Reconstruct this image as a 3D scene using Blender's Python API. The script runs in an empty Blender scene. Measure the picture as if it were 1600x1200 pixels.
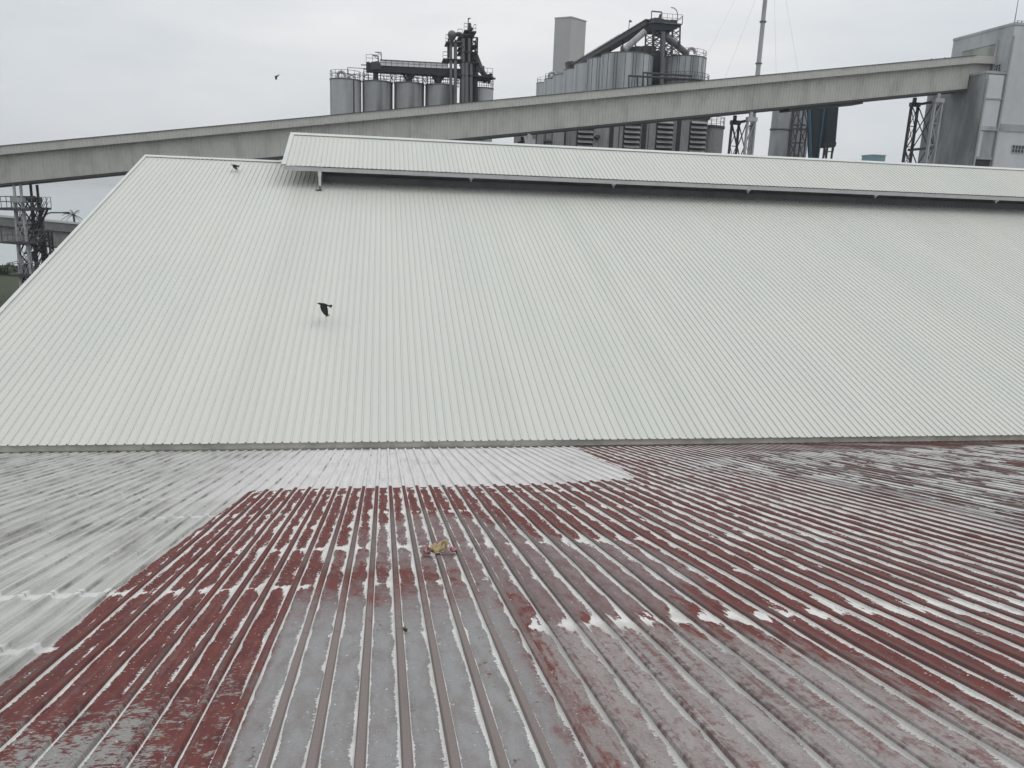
import bpy, bmesh, math, random
import numpy as np
from mathutils import Vector, Matrix
random.seed(7); rng = np.random.default_rng(7)
S = bpy.context.scene; C = S.collection

# ------------------------------------------------------------------ camera
F, YAW, PITCH, ROLL = 1244.11, 0.164106, 0.230673, 0.038656
H0 = 18.0                                   # the camera's height above the ground
cy, sy, cp, sp_ = math.cos(YAW), math.sin(YAW), math.cos(PITCH), math.sin(PITCH)
Wv = Vector((sy*cp, cy*cp, -sp_)); R0 = Vector((cy, -sy, 0)); U0 = R0.cross(Wv)
Rv = R0*math.cos(ROLL) + U0*math.sin(ROLL); Uv = U0*math.cos(ROLL) - R0*math.sin(ROLL)
cam = bpy.data.cameras.new('camera'); co = bpy.data.objects.new('camera', cam); C.objects.link(co)
M = Matrix((Rv, Uv, -Wv)).transposed().to_4x4(); M.translation = Vector((0, 0, H0)); co.matrix_world = M
cam.sensor_width = 36; cam.lens = F/1600*36; cam.clip_start = .05; cam.clip_end = 9000
S.camera = co
S.render.resolution_x, S.render.resolution_y = 1024, 768

# ------------------------------------------------------------------ world, sun, exposure
SUN_EL, SUN_AZ = math.radians(60), math.radians(95)      # azimuth clockwise from +Y: behind the camera
wd = bpy.data.worlds.new('World'); S.world = wd; wd.use_nodes = True
nt = wd.node_tree; nt.nodes.clear()
def wn(t): return nt.nodes.new(t)
sky = wn('ShaderNodeTexSky'); sky.sky_type = 'NISHITA'; sky.sun_disc = False
sky.sun_elevation = SUN_EL; sky.sun_rotation = SUN_AZ; sky.air_density = 1.0; sky.dust_density = 4.0
hs = wn('ShaderNodeHueSaturation'); hs.inputs['Saturation'].default_value = .2; hs.inputs['Value'].default_value = 1.0
nt.links.new(sky.outputs[0], hs.inputs['Color'])
tc = wn('ShaderNodeTexCoord'); mp = wn('ShaderNodeMapping'); mp.inputs['Scale'].default_value = (1.2, 1.2, 4.6)
nt.links.new(tc.outputs['Generated'], mp.inputs[0])
nz = wn('ShaderNodeTexNoise'); nz.inputs['Scale'].default_value = 2.1; nz.inputs['Detail'].default_value = 5; nz.inputs['Roughness'].default_value = .55
nt.links.new(mp.outputs[0], nz.inputs['Vector'])
cr = wn('ShaderNodeValToRGB'); cr.color_ramp.elements[0].position = .32; cr.color_ramp.elements[1].position = .68
cr.color_ramp.elements[0].color = (11.8, 12.4, 13.0, 1); cr.color_ramp.elements[1].color = (14.9, 14.9, 15.0, 1)
nt.links.new(nz.outputs['Fac'], cr.inputs[0])
def dotv(v):
    n = wn('ShaderNodeVectorMath'); n.operation = 'DOT_PRODUCT'; nt.links.new(tc.outputs['Generated'], n.inputs[0]); n.inputs[1].default_value = v; return n.outputs['Value']
def ramp(sock, *stops):
    r = wn('ShaderNodeValToRGB'); r.color_ramp.interpolation = 'EASE'
    while len(r.color_ramp.elements) < len(stops): r.color_ramp.elements.new(.5)
    for e, (p, c) in zip(r.color_ramp.elements, stops): e.position = p; e.color = (*c, 1)
    nt.links.new(sock, r.inputs[0]); return r.outputs[0]
def mul(a, b):
    m = wn('ShaderNodeMix'); m.data_type = 'RGBA'; m.blend_type = 'MULTIPLY'; m.inputs[0].default_value = 1
    nt.links.new(a, m.inputs[6]); nt.links.new(b, m.inputs[7]); return m.outputs[2]
# an overcast dome: paler cloud ahead, greyer to the left, brighter overhead
hz = ramp(dotv((math.sin(.2), math.cos(.2), 0)), (.70, (.84, .865, .875)), (.86, (.92, .935, .945)), (.985, (1.03, 1.02, 1.01)))
vz = ramp(dotv((0, 0, 1)), (0., (.54, .555, .57)), (.14, (.60, .605, .61)), (.45, (.83, .82, .81)), (.9, (1.01, .99, .965)))
dome = mul(mul(cr.outputs[0], hz), vz)
mx = wn('ShaderNodeMix'); mx.data_type = 'RGBA'; mx.inputs[0].default_value = .92
nt.links.new(hs.outputs[0], mx.inputs[6]); nt.links.new(dome, mx.inputs[7])
bg = wn('ShaderNodeBackground'); bg.inputs['Strength'].default_value = .1
nt.links.new(mx.outputs[2], bg.inputs['Color'])
wo = wn('ShaderNodeOutputWorld'); nt.links.new(bg.outputs[0], wo.inputs[0])
sl = bpy.data.lights.new('sun', 'SUN'); sl.energy = .55; sl.angle = math.radians(30); sl.color = (1, .97, .93)
so = bpy.data.objects.new('sun', sl); C.objects.link(so)
sd = Vector((math.sin(SUN_AZ)*math.cos(SUN_EL), math.cos(SUN_AZ)*math.cos(SUN_EL), math.sin(SUN_EL)))
so.rotation_euler = sd.to_track_quat('Z', 'Y').to_euler(); so.location = (0, 0, 120)
S.view_settings.view_transform = 'Standard'; S.view_settings.look = 'None'
S.view_settings.exposure = 0; S.view_settings.gamma = 1
S.cycles.max_bounces = 6; S.cycles.use_denoising = True

def at(px, py, Y):
    """the world point at distance Y (measured along the ribs of the roofs) seen along one direction"""
    d = Wv + Rv*((px-800)/F) - Uv*((py-600)/F)
    return d*(Y/d.y) + Vector((0, 0, H0))

# ------------------------------------------------------------------ scene helpers
def tag(o, label, cat, group=None):
    o['label'] = label; o['category'] = cat
    if group: o['group'] = group
    return o
def thing(name, label, cat, loc=(0, 0, 0), group=None):
    o = bpy.data.objects.new(name, None); C.objects.link(o); o.location = loc
    o.empty_display_size = .3
    return tag(o, label, cat, group)
def wloc(o):
    v = Vector((0, 0, 0))
    while o is not None: v += Vector(o.location); o = o.parent
    return v
class MB:
    def __init__(s): s.v = []; s.f = []; s.sm = []
    def face(s, pts, smooth=False):
        n = len(s.v); s.v += [Vector(p) for p in pts]; s.f.append(list(range(n, n+len(pts)))); s.sm.append(smooth)
        return s
    def grid(s, rows, closed=False, smooth=True):
        n = len(s.v); m = len(rows[0])
        for r in rows: s.v += [Vector(p) for p in r]
        for i in range(len(rows)-1):
            for j in range(m if closed else m-1):
                k = (j+1) % m
                s.f.append([n+i*m+j, n+i*m+k, n+(i+1)*m+k, n+(i+1)*m+j]); s.sm.append(smooth)
        return s
    def hexa(s, p):                          # 8 corners: bottom ring, top ring
        n = len(s.v); s.v += [Vector(q) for q in p]
        for q in ((3,2,1,0),(4,5,6,7),(0,1,5,4),(1,2,6,5),(2,3,7,6),(3,0,4,7)):
            s.f.append([n+i for i in q]); s.sm.append(False)
        return s
    def box(s, a, b):
        x0,y0,z0 = a; x1,y1,z1 = b
        return s.hexa([(x0,y0,z0),(x1,y0,z0),(x1,y1,z0),(x0,y1,z0),(x0,y0,z1),(x1,y0,z1),(x1,y1,z1),(x0,y1,z1)])
    def bar(s, a, b, w, h=None, up=(0, 0, 1)):
        a = Vector(a); b = Vector(b); h = h or w; d = (b-a).normalized(); u = Vector(up)
        if abs(d.dot(u)) > .95: u = Vector((0, 1, 0))
        x = d.cross(u).normalized()*(w/2); y = x.cross(d).normalized()*(h/2)
        return s.hexa([a-x-y, a+x-y, a+x+y, a-x+y, b-x-y, b+x-y, b+x+y, b-x+y])
    def tube(s, pts, r, n=8, caps=True):
        pts = [Vector(p) for p in pts]; rs = r if isinstance(r, (list, tuple)) else [r]*len(pts)
        rows = []; t = (pts[1]-pts[0]).normalized(); u = Vector((0, 0, 1)) if abs(t.z) < .9 else Vector((0, 1, 0))
        x = t.cross(u).normalized()
        for i, p in enumerate(pts):
            t = (pts[min(i+1, len(pts)-1)]-pts[max(i-1, 0)]).normalized()
            x = (x - t*x.dot(t)).normalized(); y = t.cross(x)
            rows.append([p + (x*math.cos(a)+y*math.sin(a))*rs[i] for a in [2*math.pi*k/n for k in range(n)]])
        s.grid(rows, True)
        if caps: s.face(rows[0][::-1]); s.face(rows[-1])
        return s
    def cyl(s, c, prof, n=32, caps=True, smooth=True):          # prof: (radius, z) pairs
        c = Vector(c)
        rows = [[c+Vector((r*math.cos(2*math.pi*k/n), r*math.sin(2*math.pi*k/n), z)) for k in range(n)] for r, z in prof]
        s.grid(rows, True, smooth)
        if caps: s.face(rows[0][::-1]); s.face(rows[-1])
        return s
    def ext(s, poly, Y, d):                   # an upright outline at distance Y, d metres thick
        p = [at(x, y, Y) for x, y in poly]; q = [v+Vector((0, d, 0)) for v in p]; n = len(p)
        s.face(p); s.face(q[::-1])
        for i in range(n): s.face([p[i], q[i], q[(i+1) % n], p[(i+1) % n]])
        return s
    def corr(s, p0, ul, vv, pitch, depth, nrm):               # ribbed cladding: p0 + along*ul, height vector vv
        ul = Vector(ul); L = ul.length; u = ul/L; nrm = Vector(nrm); n = int(L/pitch); a = []
        for i in range(n):
            for f_, d_ in ((0, 0), (.45, 0), (.55, 1), (.9, 1)): a.append(Vector(p0)+u*((i+f_)*L/n)+nrm*(d_*depth))
        a.append(Vector(p0)+ul)
        return s.grid([a, [p+Vector(vv) for p in a]], False, False)
    def build(s, name, mat, parent=None, bevel=0, recalc=True):
        me = bpy.data.meshes.new(name); off = wloc(parent)
        me.from_pydata([v-off for v in s.v], [], s.f); me.update()
        me.polygons.foreach_set('use_smooth', s.sm)
        if recalc:
            bm = bmesh.new(); bm.from_mesh(me); bmesh.ops.recalc_face_normals(bm, faces=bm.faces); bm.to_mesh(me); bm.free()
        me.materials.append(mat)
        o = bpy.data.objects.new(name, me); C.objects.link(o); o.parent = parent
        if bevel:
            b = o.modifiers.new('bevel', 'BEVEL'); b.width = bevel; b.segments = 2; b.limit_method = 'ANGLE'
        return o
def structure(o): o['kind'] = 'structure'; return o

# ------------------------------------------------------------------ node helpers
class X:                                     # a float socket with arithmetic
    def __init__(s, nt, sock): s.nt = nt; s.k = sock
    def _m(s, op, b=None, c=None, clamp=False):
        n = s.nt.nodes.new('ShaderNodeMath'); n.operation = op; n.use_clamp = clamp
        for i, v in enumerate((s, b, c)):
            if v is None: continue
            if isinstance(v, X): s.nt.links.new(v.k, n.inputs[i])
            else: n.inputs[i].default_value = v
        return X(s.nt, n.outputs[0])
    def __add__(s, b): return s._m('ADD', b)
    __radd__ = __add__
    def __sub__(s, b): return s._m('SUBTRACT', b)
    def __rsub__(s, b): return (s*-1)+b
    def __mul__(s, b): return s._m('MULTIPLY', b)
    __rmul__ = __mul__
    def __truediv__(s, b): return s._m('DIVIDE', b)
    def abs(s): return s._m('ABSOLUTE')
    def floor(s): return s._m('FLOOR')
    def frac(s): return s._m('FRACT')
    def exp(s): return s._m('EXPONENT')
    def min(s, b): return s._m('MINIMUM', b)
    def max(s, b): return s._m('MAXIMUM', b)
    def gt(s, b): return s._m('GREATER_THAN', b)
    def sin(s): return s._m('SINE')
    def step(s, a, b):                       # 0 below a, 1 above b, smooth between
        n = s.nt.nodes.new('ShaderNodeMapRange'); n.interpolation_type = 'SMOOTHSTEP'
        s.nt.links.new(s.k, n.inputs[0]); n.inputs[1].default_value = a; n.inputs[2].default_value = b
        return X(s.nt, n.outputs[0])
class Mat:
    def __init__(s, name, rough=.6, metallic=0., spec=.3):
        s.m = bpy.data.materials.new(name); s.m.use_nodes = True; s.nt = s.m.node_tree
        s.b = s.nt.nodes['Principled BSDF']; s.b.inputs['Roughness'].default_value = rough
        s.b.inputs['Metallic'].default_value = metallic; s.b.inputs['Specular IOR Level'].default_value = spec
        t = s.nt.nodes.new('ShaderNodeTexCoord'); s.obj = t.outputs['Object']
    def xyz(s):
        n = s.nt.nodes.new('ShaderNodeSeparateXYZ'); s.nt.links.new(s.obj, n.inputs[0])
        return [X(s.nt, n.outputs[i]) for i in range(3)]
    def vec(s, x, y, z=0.):
        n = s.nt.nodes.new('ShaderNodeCombineXYZ')
        for i, v in enumerate((x, y, z)):
            if isinstance(v, X): s.nt.links.new(v.k, n.inputs[i])
            else: n.inputs[i].default_value = v
        return n.outputs[0]
    def noise(s, scale=(1, 1, 1), detail=3, rough=.55, v=None, dist=0.):
        mp = s.nt.nodes.new('ShaderNodeMapping'); mp.inputs['Scale'].default_value = scale
        s.nt.links.new(v or s.obj, mp.inputs[0])
        n = s.nt.nodes.new('ShaderNodeTexNoise'); n.inputs['Scale'].default_value = 1
        n.inputs['Detail'].default_value = detail; n.inputs['Roughness'].default_value = rough; n.inputs['Distortion'].default_value = dist
        s.nt.links.new(mp.outputs[0], n.inputs['Vector']); return X(s.nt, n.outputs['Fac'])
    def white(s, x):
        n = s.nt.nodes.new('ShaderNodeTexWhiteNoise'); n.noise_dimensions = '1D'
        s.nt.links.new(x.k, n.inputs['W']); return X(s.nt, n.outputs['Value'])
    def attr(s, name):
        n = s.nt.nodes.new('ShaderNodeAttribute'); n.attribute_name = name; return X(s.nt, n.outputs['Fac'])
    def mix(s, a, b, f):                     # colours (tuple or socket), f: X or number
        n = s.nt.nodes.new('ShaderNodeMix'); n.data_type = 'RGBA'
        if isinstance(f, X): s.nt.links.new(f.k, n.inputs[0])
        else: n.inputs[0].default_value = f
        for i, c in ((6, a), (7, b)):
            if isinstance(c, tuple): n.inputs[i].default_value = (*c, 1)
            else: s.nt.links.new(c, n.inputs[i])
        return n.outputs[2]
    def scale(s, c, f):
        n = s.nt.nodes.new('ShaderNodeVectorMath'); n.operation = 'SCALE'
        if isinstance(c, tuple): n.inputs[0].default_value = c
        else: s.nt.links.new(c, n.inputs[0])
        if isinstance(f, X): s.nt.links.new(f.k, n.inputs['Scale'])
        else: n.inputs['Scale'].default_value = f
        return n.outputs[0]
    def bump(s, h, dist=.01, strength=1.):
        n = s.nt.nodes.new('ShaderNodeBump'); n.inputs['Distance'].default_value = dist; n.inputs['Strength'].default_value = strength
        s.nt.links.new(h.k, n.inputs['Height']); s.nt.links.new(n.outputs[0], s.b.inputs['Normal'])
    def done(s, col, rough=None):
        if isinstance(col, tuple): s.b.inputs['Base Color'].default_value = (*col, 1)
        else: s.nt.links.new(col, s.b.inputs['Base Color'])
        if rough is not None: s.nt.links.new(rough.k, s.b.inputs['Roughness'])
        return s.m
def weathered(name, col, dirt, amount=.5, sc=.5, streak=.12, rough=.6, metallic=0., fine=.12, lo=.42, hi=.68, det=5):
    m = Mat(name, rough, metallic)
    a = m.noise((sc*2.2, sc*2.2, sc*2.2*streak), det, .6 if det > 3 else .4).step(lo, hi)*amount
    b = m.noise((sc*6, sc*6, sc*6), 4, .6)
    c = m.mix(col, dirt, a)
    return m.done(m.scale(c, (b-.5)*(fine*2)+1))

MT = {
 'gal': weathered('gallery_cladding', (.51, .507, .475), (.35, .35, .335), .6, .3, .4, .65, 0, .08),
 'galroof': weathered('gallery_roof', (.5, .497, .47), (.4, .397, .38), .5, .4, 1, .6, 0, .06),
 'gal2': weathered('dull_gallery_cladding', (.3, .305, .3), (.2, .2, .2), .6, .3, .5, .65),
 'gal2roof': weathered('dull_gallery_roof', (.22, .225, .225), (.16, .16, .16), .6, .3, .5, .65),
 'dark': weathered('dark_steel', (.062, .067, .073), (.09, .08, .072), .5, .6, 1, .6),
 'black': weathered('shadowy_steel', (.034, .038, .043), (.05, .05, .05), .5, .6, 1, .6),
 'steel': weathered('grey_steel', (.16, .165, .17), (.09, .09, .09), .6, .6, .3, .5),
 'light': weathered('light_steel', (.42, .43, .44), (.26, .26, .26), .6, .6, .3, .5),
 'silo': weathered('galvanised_silo_sheet', (.43, .44, .45), (.15, .155, .16), .85, .24, .08, .5, .1, .12, .44, .72, 3),
 'silo2': weathered('weathered_silo_sheet', (.46, .48, .5), (.2, .21, .215), .85, .2, .08, .5, .05, .12, .42, .7, 3),
 'silo_dk': weathered('stained_silo_sheet', (.33, .335, .34), (.075, .08, .085), .9, .2, .07, .5, .1, .14, .42, .62, 3),
 'louvre': weathered('louvre_blades', (.31, .31, .31), (.19, .19, .19), .6, .5, .3),
 'mill': weathered('mill_cladding', (.27, .275, .28), (.15, .15, .15), .7, .3, .1),
 'conc': weathered('stained_concrete', (.43, .45, .465), (.22, .23, .235), .75, .16, .3, .85, 0, .12, .42, .7, 4),
 'conc_dark': weathered('sooty_concrete', (.37, .385, .4), (.17, .178, .188), .9, .16, .28, .9, 0, .12, .38, .68, 4),
 'conc_lt': weathered('pale_concrete', (.57, .585, .61), (.44, .455, .475), .6, .14, .2, .85, 0, .1, .4, .7),
 'tower': weathered('tower_concrete', (.43, .432, .425), (.36, .362, .357), .7, .07, .12, .9, 0, .1),
 'panel': weathered('pale_panel', (.75, .76, .76), (.62, .62, .62), .5, .6, .3),
 'pipe': weathered('pale_pipe', (.36, .37, .37), (.24, .24, .24), .5, .6, .3),
 'blue': weathered('blue_steel', (.05, .12, .175), (.05, .08, .1), .6, .5, .3),
 'navy': weathered('dark_blue_cladding', (.022, .034, .046), (.018, .025, .03), .6, .4, .3),
 'teal': weathered('teal_cladding', (.19, .34, .37), (.16, .27, .29), .6, .2, .3),
 'trim': weathered('white_trim', (.57, .59, .575), (.47, .49, .48), .5, .6, .4, .4, 0, .06),
 'fascia': weathered('fascia_trim', (.5, .515, .51), (.4, .41, .41), .5, .6, .4, .4, 0, .06),
 'apron': weathered('apron_flashing', (.5, .5, .45), (.32, .32, .29), .7, .7, 1, .55, .1, .14, .4, .66),
 'upstand': weathered('upstand_sheet', (.15, .165, .17), (.1, .11, .115), .6, .5, 1, .55),
 'louv_d': weathered('vent_screen', (.15, .16, .165), (.1, .108, .11), .6, .8, 1, .7),
 'bird': weathered('black_feathers', (.012, .012, .013), (.02, .02, .02), .5, 8, 1, .5),
 'grass': weathered('grassland', (.04, .055, .027), (.06, .055, .04), .8, .06, 1, .95, 0, .3),
 'leaf': weathered('foliage', (.04, .062, .025), (.07, .08, .035), .7, .6, 1, .8),
 'bark': weathered('bark', (.12, .095, .07), (.07, .055, .04), .6, 2, .3, .9),
 'glass': weathered('window_glass', (.05, .06, .07), (.08, .09, .1), .5, 1, 1, .2),
}
def sea_mat():
    m = Mat('sea_water', .22, 0, .5)
    n = m.noise((.05, .25, 1), 4, .6)
    m.bump(n, .5, .35); m.b.inputs['IOR'].default_value = 1.33
    return m.done((.34, .375, .39))

# ------------------------------------------------------------------ ground and sea
structure(MB().face([(-6000, -600, 0), (6000, -600, 0), (6000, 6000, 0), (-6000, 6000, 0)]).build('ground', MT['grass']))
yard = Mat('yard_concrete', .9)
ym = yard.done(yard.scale(yard.mix((.26, .25, .235), (.16, .155, .15), yard.noise((.15, .15, .15), 5).step(.4, .65)), 1.))
structure(MB().face([(-30, -60, .004), (160, -60, .004), (160, 230, .004), (-30, 230, .004)]).build('yard', ym))
structure(MB().face([(-6000, 178, .3), (-60, 170, .3), (-10, 330, .3), (400, 700, .3), (6000, 1500, .3), (6000, 6000, .3), (-6000, 6000, .3)]).build('sea', sea_mat()))

# ------------------------------------------------------------------ the two sheds
PITCH_R = .2030046
SR, HR, XR0 = .227172, 1.680303, -.506406            # old roof: fall, camera height above it, one rib's place
SW, YB, ZB, XW0, LW, XG = .306016, 18.35927, -5.788297 + H0, -7.009954, 23.20839, -10.88
YR, ZR = YB+LW*math.cos(SW), ZB+LW*math.sin(SW)

# ---- old painted roof: local frame x across the ribs, y down the fall, z normal
OLD_O = Vector((0, -HR*math.sin(SR), H0-HR*math.cos(SR)))
POLY = {
 'W': [(-9,3),(-2.02,3.29),(-2.06,4.7),(-2.05,5.64),(-2.1,6.61),(-2.05,8.83),(-2.02,10.45),(-1.92,12.28),(-1.15,12.51),(.99,12.42),(2.52,12.42),(4.22,12.91),(4.4,14.66),(4.57,18.36),(4.8,21),(-30,21),(-30,3)],
 'N': [(-1.6,12.3),(-1.18,12.3),(1.01,12.3),(2.55,12.3),(4.27,12.7),(4.6,14.66),(4.9,21),(1.46,21),(-1.4,21)],
 'G': [(-.72,2),(-.71,4.53),(-.67,5.28),(-.63,6.08),(-.51,6.62),(-.22,7.2),(.23,7.2),(.65,6.7),(.87,5.68),(.85,4.58),(.85,3.86),(.82,2)],
 'D': [(.82,2),(.87,4.1),(.94,5.16),(1.3,5.31),(1.74,5.24),(2.12,5.04),(2.45,4.79),(2.71,4.29),(2.84,3.79),(3.2,3.29),(3.2,2)],
 'M': [(-.63,7.43),(-.27,8.91),(.32,10.1),(1.09,9.75),(1.54,8.6),(2.17,8.2),(2.55,7.49),(2.74,6.67),(2.12,5.41),(1.3,5.31),(.94,5.16),(.79,6.13),(.23,7.05),(-.33,7.14)],
 'L': [(-1.95,2),(-2.06,4.32),(-1.61,4.37),(-1.34,4.49),(-.95,4.66),(-.73,4.77),(-.69,2)],
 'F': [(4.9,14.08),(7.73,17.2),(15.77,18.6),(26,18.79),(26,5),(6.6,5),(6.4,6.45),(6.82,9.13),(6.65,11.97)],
}
def sdist(poly, P):                          # signed distance, inside positive
    d = np.full(len(P), 1e9); ins = np.zeros(len(P), bool); n = len(poly)
    for i in range(n):
        a = np.array(poly[i], float); b = np.array(poly[(i+1) % n], float); e = b-a
        t = np.clip(((P-a)@e)/(e@e), 0, 1); d = np.minimum(d, np.hypot(*(P-a-t[:, None]*e).T))
        c = (a[1] > P[:, 1]) != (b[1] > P[:, 1])
        with np.errstate(divide='ignore', invalid='ignore'):
            ins ^= c & (P[:, 0] < (b[0]-a[0])*(P[:, 1]-a[1])/(b[1]-a[1])+a[0])
    return np.where(ins, d, -d)
PURL = [(5.3, .8), (6.62, .9), (8.05, .9), (9.2, .35), (10.15, .75), (11.72, .85), (12.25, .9), (13.4, .6), (14.8, .6), (16.2, .6), (17.6, .6)]

def old_roof_mat():
    m = Mat('flaking_red_roof_paint', .9, 0, .1)
    x, y, z = m.xyz()
    s = (x-XR0)/PITCH_R; cell = (s+.5).floor(); u = (s-cell)*PITCH_R        # signed distance from the rib
    d = u.abs()-.0295                                                      # distance out of the rib's foot
    left = (u*-1).gt(0.)
    v2 = m.vec(x, y, 0.)
    n_lo = m.noise((2.2, .7, 1), 4, .6, v2); n_md = m.noise((9, 3.2, 1), 5, .65, v2); n_fi = m.noise((70, 55, 1), 3, .6, v2)
    n_ed = m.noise((14, 2.4, 1), 3, .6, v2); n_jag = m.noise((24, 58, 1), 4, .7, v2); n_st = m.noise((26, .7, 1), 4, .6, v2)
    n_bl = m.noise((16, 13, 1), 5, .7, v2)
    A = {k: m.attr('a_'+k) for k in 'WNGDMLFE'}; P = m.attr('a_P')
    rib = d.step(.006, -.006)
    # bare / painted colours
    red = m.mix((.18, .064, .058), (.118, .047, .048), n_md.step(.35, .7))
    red = m.mix(red, (.23, .16, .155), (n_st*.6+n_bl*.4).step(.49, .66)*.5)
    red = m.mix(red, (.2, .075, .055), (n_bl.step(.5, .75))*.35)
    mauve = m.mix((.25, .2, .198), (.19, .12, .12), n_md.step(.38, .66))
    c = m.mix(red, mauve, (A['M']+(n_md-.5)*1.7+(n_lo-.5)*.9).step(-.05, .22))
    c = m.mix(c, (.19, .16, .155), rib*(A['M']+.35).step(0., .4)*.75)
    dust = m.mix((.36, .335, .325), (.27, .23, .225), n_md.step(.35, .7))
    dust = m.mix(dust, (.19, .08, .08), (n_bl*.45+n_st*.3+n_lo*.25).step(.49, .58)*.75)
    dust = m.mix(dust, (.42, .405, .39), n_fi.step(.52, .75)*.5); dust = m.mix(dust, (.12, .11, .105), (n_jag*.6+n_fi*.4).step(.58, .66)*.45)
    c = m.mix(c, dust, (A['D']+(n_md-.5)*1.7+(n_bl-.5)*.7+(n_st-.5)*.9).step(-.18, .3))
    pan = m.mix((.31, .308, .315), (.26, .24, .238), n_md.step(.38, .66))
    pan = m.mix(pan, (.12, .115, .11), ((n_bl*.6+n_lo*.4).step(.56, .66))*.55)
    pan = m.mix(pan, (.16, .055, .05), (n_bl*.5+n_lo*.5).step(.61, .635)*(1-rib))
    grey = m.mix(pan, (.235, .2, .19), rib)
    c = m.mix(c, grey, (A['G']+(n_md-.5)*.9+(n_lo-.5)*.3+(n_bl-.5)*.4).step(-.05, .5))
    c = m.mix(c, (.3, .295, .285), (A['L']*.5+(n_jag-.5)*1.1+(n_bl-.5)*1.1+(n_lo-.5)*.7).step(.13, .24)*(A['L']+.3).step(0, .3))
    c = m.mix(c, (.115, .095, .088), rib*(n_bl*.6+n_st*.4).step(.44, .6)*(1-A['G'].step(-.05, .2))*.6)
    c = m.mix(c, (.085, .08, .074), rib*(A['F']+.4).step(0., .7)*(n_lo*.5+n_st*.5).step(.4, .55)*.5)  # shade of the far right ribs painted in, broken up like wear
    # worn flakes all over the red
    fl = ((n_jag*.5+n_md*.5)).step(.66, .69)*(1-A['G'].step(-.1, .1))
    c = m.mix(c, (.5, .48, .47), fl*.8)
    # white undercoat left along the feet of the ribs and on the purlin lines, round-cornered
    amp = (n_ed-.42)*4.2+(n_md-.5)*2.4+(n_lo-.5)*1.6+left*.35
    w1 = (amp.max(.1)*(left*.5+.62)*A['E']*.044)+(n_jag-.5)*.03*A['E']+(n_fi-.5)*.008
    e = (d.max(0.)/w1.max(.0015)*-1).exp()+P*((n_ed-.5)*1.8+(n_lo-.5)*1.2+.75)
    wh = (e+(n_jag-.5)*.75+(n_fi-.5)*.25).step(.58, .63)*(d.gt(-.004))
    wh = wh.max((A['F'].min(.8)*.22+(n_md-.5)*.5+(n_st-.5)*2.6+(n_lo-.5)*1.1).step(.08, .24)*(1-rib*(1-A['F'].step(.1, .9)))*(A['F']+.3).step(0., .5))
    crumb = (m.noise((38, 30, 1), 4, .6, v2)+(d.max(0.)*-26).exp()*.1*A['E'].min(1.5)).step(.69, .705)*.9
    wh = wh.max(crumb*(1-rib))
    white = m.mix((.8, .795, .775), (.64, .635, .615), n_md.step(.4, .7))
    white = m.mix(white, (.5, .485, .465), (A['D']+.1).step(0., .25)*.75)
    c = m.mix(c, white, wh*.96)
    c = m.mix(c, (.1, .088, .082), A['F'].step(.1, .9)*((u+.0285).abs()*-1+.006).step(0., .003)*.8)  # shaded left flank of each rib painted in as a dark line
    # the sheets that were painted over in white
    old = m.mix((.55, .55, .535), (.38, .376, .362), (n_st*.6+n_lo*.4).step(.4, .62))
    old = m.mix(old, (.2, .195, .175), (n_lo*.7+n_st*.5).step(.62, .78)*.42)
    old = m.mix(old, (.7, .7, .69), (P*1.1+(n_ed-.5)*1.3+(n_jag-.5)*.4).step(.5, .85)*.8)
    fresh = m.mix((.7, .68, .68), (.6, .58, .58), n_st.step(.4, .66))
    old = m.mix(old, fresh, (A['N']+(n_lo-.5)*1.4+(n_st-.5)*1.+.25).step(-1.9, .7))
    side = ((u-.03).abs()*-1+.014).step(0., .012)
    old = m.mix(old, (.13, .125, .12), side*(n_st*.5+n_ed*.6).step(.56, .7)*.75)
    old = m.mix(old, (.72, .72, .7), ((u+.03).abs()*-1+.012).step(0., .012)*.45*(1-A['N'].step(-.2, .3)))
    bnd = (A['W']+(n_ed-.5)*.1+(n_jag-.5)*.03)
    c = m.mix(c, old, bnd.step(-.004, .01))
    pd = None
    for tk, _ in PURL:
        dd = (y-tk).abs(); pd = dd if pd is None else pd.min(dd)
    c = m.mix(c, (.09, .08, .075), rib*((pd-.006).abs()*-1+.006).step(0., .004)*m.white(cell+3.3).step(.35, .4)*.6)
    soot = m.noise((1.1, .35, 1), 4, .6, v2).step(.52, .75)*.22
    c = m.mix(c, (.07, .065, .06), soot)
    c = m.scale(c, (n_fi-.5)*.36+.87)
    m.bump(wh*.5+n_md*.4+n_jag*.25, .003, .8)
    return m.done(c, (wh*.04+.88))

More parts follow.
